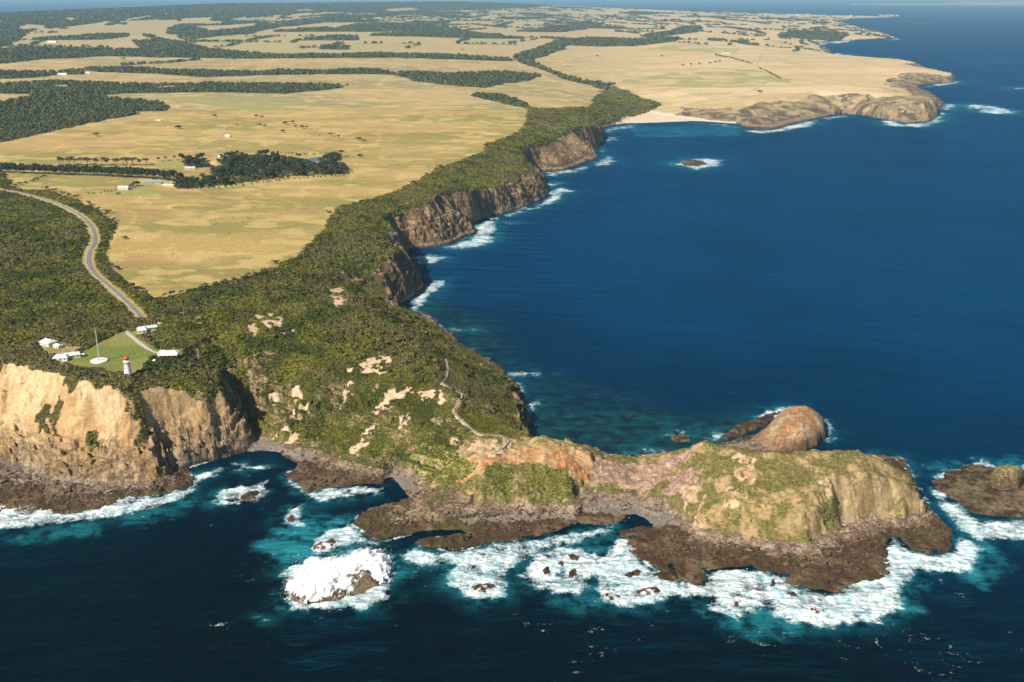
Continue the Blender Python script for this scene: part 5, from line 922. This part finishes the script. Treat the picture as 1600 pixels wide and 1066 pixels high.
m = MB(); m.lathe([(2.6, 18.0), (2.65, 18.3), (2.4, 19.2), (1.7, 20.0), (0.8, 20.6), (0.35, 20.9), (0.35, 21.6), (0.1, 21.9)], 24); m.build('dome', M_RED, lt, True)
m = MB()
for k, (a, zz) in enumerate([(-1.9, 3), (-1.9, 8), (-1.9, 12.5), (0.2, 6), (0.2, 11)]): m.box(3.15*math.cos(a)*(1-zz*0.006), 3.15*math.sin(a)*(1-zz*0.006), zz, 0.7, 0.7, 1.3, a)
m.build('window', M_GLASS, lt)
m = MB(); m.box(3.5*math.cos(-2.6), 3.5*math.sin(-2.6), 0.2, 0.8, 1.3, 2.4, -2.6); m.build('door', M_RED, lt)
x, y, z = place(155, 565)
sm = empty('signal_mast', (x, y, z)); tag(sm, 'tall slim pale mast rising from the lawn beside the lighthouse', 'mast')
m = MB()
for k in range(3):
    a = k*2*math.pi/3; m.tube((0.75*math.cos(a), 0.75*math.sin(a), 0), (0.45*math.cos(a), 0.45*math.sin(a), 33), 0.17, 0.13, 5)
for i in range(22):
    for k in range(3):
        a = k*2*math.pi/3; b_ = (k+1)*2*math.pi/3; r0 = 0.75-0.3*i/22; r1 = 0.75-0.3*(i+1)/22; m.tube((r0*math.cos(a), r0*math.sin(a), i*1.5), (r1*math.cos(b_), r1*math.sin(b_), (i+1)*1.5), 0.07, None, 4)
m.build('lattice', M_STEEL, sm); m = MB(); m.tube((0, 0, 33), (0, 0, 36), 0.1, 0.05, 5); m.build('top_pole', M_STEEL, sm)
x, y, z = place(155, 564)
hp_ = empty('white_disc', (x, y, z)); tag(hp_, 'white oval ground marker with faint red lettering at the foot of the mast', 'ground marker')
zz = max(float(zat(x+a, y+b_)) for a in (-7, 0, 7) for b_ in (-7, 0, 7))-z
m = MB(); m.lathe([(8.3, -2.0), (8.3, zz+0.35), (8.0, zz+0.55)], 40); m.build('disc', M_WHITE, hp_)
m = MB()
for i in range(11):
    xx = -5.2+i*1.04; hgt = [2.4, 1.5, 1.5, 2.0, 1.5, 2.3, 1.5, 1.6, 2.1, 1.5, 1.6][i]
    m.box(xx, 0.2, zz+0.56, 0.32, hgt, 0.05, 0.15 if i % 2 else -0.2)
    if i % 3: m.box(xx+0.4, 0.7-(i % 2)*0.9, zz+0.562, 0.6, 0.35, 0.05)
m.build('lettering', plain('faded_red_paint', (0.45, 0.22, 0.25), 0.7), hp_)
def house(name, label, u, v, L_, W_, h, rh, rz, wall, roof, hip=0.3, chim=0, ver=False, wings=()):
    x, y, z = place(u, v); e = empty(name, (x, y, z-0.2), rz); tag(e, label, 'house' if 'shed' not in name else 'shed')
    m = MB(); m.box(0, 0, -1.5, L_, W_, h+1.5)
    for (wx, wy, wl, ww) in wings: m.box(wx, wy, -1.5, wl-0.01, ww-0.01, h+1.49)
    wl_ = m.build('wall', wall, e)
    m = MB(); m.hip(0, 0, h, L_, W_, rh, 0, hip)
    for (wx, wy, wl, ww) in wings: m.hip(wx, wy, h+0.02, wl, ww, rh*0.8, 0, hip)
    rf = m.build('roof', roof, e)
    for k in range(chim):
        m = MB(); cxk = -L_/4+k*L_/2; m.box(cxk, 0.6, h+rh*0.4, 0.9, 0.7, rh*0.8+1.2); m.build('chimney', M_BRICK, rf)
    nw = max(2, int(L_/4))
    for sgn in (-1, 1):
        for k in range(nw):
            m = MB(); m.box(-L_/2+L_*(k+0.5)/nw, sgn*(W_/2+0.01), 1.1, 1.3, 0.12, 1.3); m.build('window', M_GLASS, e)
    m = MB(); m.box(L_*0.1, -W_/2-0.03, 0.2, 1.1, 0.12, 2.1); m.build('door', M_RED if ver else M_TIMBER, e)
    if ver:
        vr = MB(); vr.box(0, -W_/2-1.6, h-0.5, L_, 3.0, 0.15); vo = vr.build('veranda', roof, e)
        for k in range(5):
            m = MB(); m.box(-L_/2+0.3+k*(L_-0.6)/4, -W_/2-2.9, 0, 0.25, 0.25, h-0.5); m.build('post', M_BRICK, vo)
    return e
house('keepers_cottage', 'long white roofed cottage with reddish brick walls and veranda posts, right of the lawn', 264, 556, 19, 8.5, 3.2, 2.6, R(4), M_BRICK, M_ROOFW, 0.35, 2, True, ((-6, 3.5, 8, 7),))
house('keepers_cottage', 'bright white hip roofed block at the upper right corner of the lawn', 222, 519, 9, 10, 3.4, 2.8, R(20), M_WHITE, M_ROOFW, 0.5, 1)
house('long_outbuilding', 'long pale roofed building behind the white block at the upper right of the lawn', 234, 515, 15, 8, 3.0, 2.0, R(28), M_WALL, M_ROOFP, 0.1)
house('small_shed', 'tiny pale shed in the scrub above the long pale roofed building', 250, 509, 4, 4, 2.4, 1.2, R(10), M_WALL, M_ROOFW, 0.2)
house('keepers_cottage', 'white hip roofed cottage left of the lawn, farthest from the cliff', 76, 538, 13, 11, 3.2, 2.8, R(-28), M_WHITE, M_ROOFW, 0.4, 1)
house('small_shed', 'small white roofed outbuilding right of the farthest left cottage', 91, 543, 7, 6, 2.6, 1.6, R(-28), M_WHITE, M_ROOFW, 0.2)
house('keepers_cottage', 'white roofed cottage close to the cliff edge, left of the mast', 96, 562, 13, 10, 3.2, 2.6, R(8), M_WHITE, M_ROOFW, 0.4, 1)
house('long_outbuilding', 'pale green roofed building joined to the cliff edge cottage, left of the mast', 113, 558, 15, 8.5, 3.0, 2.4, R(24), M_WALL, M_ROOFP, 0.15, 1)
house('small_shed', 'little white hut at the lawn corner beside the pale green roofed building', 129, 557, 3.2, 3.2, 2.4, 1.0, R(24), M_WHITE, M_ROOFW, 0.2)
house('small_shed', 'tiny white hut in the scrub between lighthouse and brick walled cottage', 240, 566, 3.6, 3.2, 2.2, 1.0, 0, M_WHITE, M_ROOFW, 0.2)
# homestead sheds
house('farm_shed', 'long green roofed shed below the windbreak end', 236, 287, 34, 13, 4, 2.4, R(22), M_WALL, M_ROOFG, 0.02)
house('farm_shed', 'small pale green roofed shed left of the long green roofed shed', 194, 296, 20, 12, 4, 3, R(-6), M_WALL, M_ROOFP, 0.1)
house('farm_shed', 'low pale roofed shed between the grove and the long green roofed shed', 265, 291, 26, 6, 3, 1.2, R(-10), M_WALL, M_ROOFW, 0.02)
house('farm_shed', 'green roofed shed at the left tip of the homestead grove', 297, 265, 20, 10, 4, 2.4, R(12), M_WALL, M_ROOFP, 0.02)
house('farm_shed', 'long pale roofed shed behind the left tip of the homestead grove', 304, 249, 30, 10, 4, 2.0, R(14), M_WALL, M_ROOFP, 0.02)
house('homestead_house', 'pale roofed homestead half hidden among the grove trees', 349, 247, 22, 12, 3.6, 3, R(20), M_WALL, M_ROOFW, 0.3, 1)
house('farm_shed', 'lone white shed beside the bend of the farm track', 356, 214, 12, 10, 4, 2.0, 0, M_WHITE, M_ROOFW, 0.02)
house('farm_shed', 'pale shed on the hump of the tan paddock left of the lone hump tree', 248, 189, 16, 7, 3, 1.6, 0, M_WHITE, M_ROOFP, 0.02)
house('farm_shed', 'large pale blue roofed shed behind the upper coastal windbreak', 1134, 85, 50, 24, 6, 4, R(5), M_WALL, M_ROOFP, 0.05)
house('farmhouse', 'white roofed farm building by the far windbreak at the left', 98, 117, 40, 18, 5, 3, 0, M_WHITE, M_ROOFW, 0.1)
house('farmhouse', 'white farm building right of the tall far left trees', 137, 115, 26, 16, 5, 3, R(10), M_WHITE, M_ROOFW, 0.1)
house('farmhouse', 'pale blue roofed building in the far coastal paddocks', 1277, 68, 60, 30, 7, 5, 0, M_WHITE, M_ROOFP, 0.1)
house('farmhouse', 'white farmhouse on the hill among far left paddocks', 82, 67, 60, 30, 8, 5, 0, M_WHITE, M_ROOFW, 0.1)
house('farmhouse', 'white farmhouse on the hill, farther right among far left paddocks', 140, 60, 50, 30, 8, 5, 0, M_WHITE, M_ROOFW, 0.1)
house('farmhouse', 'tiny white farmhouse by the central far hedges', 546, 23, 60, 30, 12, 6, 0, M_WHITE, M_ROOFW, 0.1)
for k, (u, v) in enumerate([(1383, 25.5), (1388, 24), (1394, 25), (1402, 25), (1376, 24.5), (1330, 26), (1246, 24), (1262, 22)]):
    house('town_house', 'pale seaside house on the farthest point of land', u, v, 60, 40, 14, 8, 0, M_WHITE, M_ROOFW, 0.2)['group'] = 'seaside houses on the farthest point'
# pond
g = G([(478, 253), (482, 249), (492, 247), (505, 246.5), (512, 247.5), (500, 250), (490, 253)]); g = smoothline(g+[g[0]], 4)[:-1]; px_ = np.array(g); zz = float(zat(px_[:, 0], px_[:, 1]).max())+0.25
m = MB(); m.poly([(a, b_, zz) for a, b_ in px_]+[(a, b_, zz-4) for a, b_ in px_], [tuple(range(len(px_)))]+[(i, i+len(px_), (i+1) % len(px_)+len(px_), (i+1) % len(px_)) for i in range(len(px_))]); o = m.build('pond', M_POND); tag(o, kind='structure')
# ------------------------------------------------------------------ cattle
def cow_mesh():
    bm_v = [(0.9, 0, 1.15, .34, .42), (0.4, 0, 1.12, .38, .46), (-0.2, 0, 1.08, .40, .50), (-0.8, 0, 1.15, .34, .42)]
    me = bpy.data.meshes.new('cow'); vs = []; es = []; rad = []
    def av(p, r): vs.append(p); rad.append(r); return len(vs)-1
    a = av((-0.75, 0, 1.15), 0.36); b_ = av((0, 0, 1.08), 0.42); c = av((0.75, 0, 1.15), 0.36); d_ = av((1.15, 0, 1.0), 0.22); e_ = av((1.45, 0, 0.55), 0.15); f_ = av((1.65, 0, 0.2), 0.09); es += [(a, b_), (b_, c), (c, d_), (d_, e_), (e_, f_)]
    for sx, root, kx in ((0.75, c, -0.05), (-0.75, a, 0.1)):
        for sy in (-0.24, 0.24):
            k = av((sx, sy, 0.8), 0.16); l = av((sx-kx, sy, 0.45), 0.09); q = av((sx, sy, 0.02), 0.08); es += [(root, k), (k, l), (l, q)]
    t = av((-1.1, 0, 1.2), 0.06); u_ = av((-1.18, 0, 0.6), 0.04); es += [(a, t), (t, u_)]
    for sy in (-0.14, 0.14): h_ = av((1.42, sy*1.6, 0.68), 0.05); es.append((e_, h_))
    me.from_pydata(vs, es, []); o = bpy.data.objects.new('cow', me); SC.collection.objects.link(o); md = o.modifiers.new('s', 'SKIN')
    for i, r_ in enumerate(rad): me.skin_vertices[0].data[i].radius = (r_, r_)
    me.skin_vertices[0].data[0].use_root = True; sb = o.modifiers.new('b', 'SUBSURF'); sb.levels = 1; sb.render_levels = 1
    dg = bpy.context.evaluated_depsgraph_get(); m2 = bpy.data.meshes.new_from_object(o.evaluated_get(dg)); bpy.data.objects.remove(o); m2.materials.clear(); m2.materials.append(M_COW); m2.name = 'cow'; return m2
cm = None
try: cm = cow_mesh()
except Exception as ex: print('cow', ex)
if cm:
    for u, v in [(335, 352), (339, 350), (359, 365), (345, 342), (337, 344), (331, 358), (388, 341), (391, 342), (363, 341), (380, 348), (270, 398), (268, 401), (372, 430), (389, 428), (396, 425)]:
        x, y, z = place(u, v); o = bpy.data.objects.new('cow', cm); SC.collection.objects.link(o); o.location = (x, y, z); o.rotation_euler = (0, 0, RNG.uniform(0, 6.28)); o.scale = (1.15,)*3
        tag(o, 'dark cow grazing in the near tan paddock', 'cow', 'cattle grazing in the near paddock')
# ------------------------------------------------------------------ far shore and haze
m = MB(); na_ = 60; pts = []
for i in range(na_+1):
    a = az_of(1330+i*8, 5)[0]; r_ = 52000; hh = 20+230*ss(0, 30, np.array(i*1.0))*(0.6+0.4*math.sin(i*0.31)*math.sin(i*0.13)); sn, cs = math.sin(a), math.cos(a)
    pts += [(r_*sn, r_*cs, -5), ((r_+700)*sn, (r_+700)*cs, float(hh)*0.6), ((r_+3000)*sn, (r_+3000)*cs, float(hh)), ((r_+8000)*sn, (r_+8000)*cs, -5)]
m.poly(pts, [(i*4+j, i*4+j+1, (i+1)*4+j+1, (i+1)*4+j) for i in range(na_) for j in range(3)]); o = m.build('far_island', plain('far_land', (0.30, 0.26, 0.17), 0.9, 0.3, 0.0005), None, True); tag(o, kind='structure')
m = MB(); m.box(0, 50000, -25, 210000, 110000, 25+620); hz = m.build('haze', M_WHITE); hz.data.materials.clear()
mh = bpy.data.materials.new('haze_air'); mh.use_nodes = True; nn = mh.node_tree; nn.nodes.clear(); out = nn.nodes.new('ShaderNodeOutputMaterial'); pv = nn.nodes.new('ShaderNodeVolumePrincipled')
pv.inputs['Color'].default_value = (0.42, 0.74, 1.0, 1); pv.inputs['Density'].default_value = HAZE; pv.inputs['Anisotropy'].default_value = 0.0; nn.links.new(pv.outputs[0], out.inputs['Volume'])
hz.data.materials.append(mh); tag(hz, kind='stuff'); hz.visible_shadow = True
print('done', time.time()-T0)
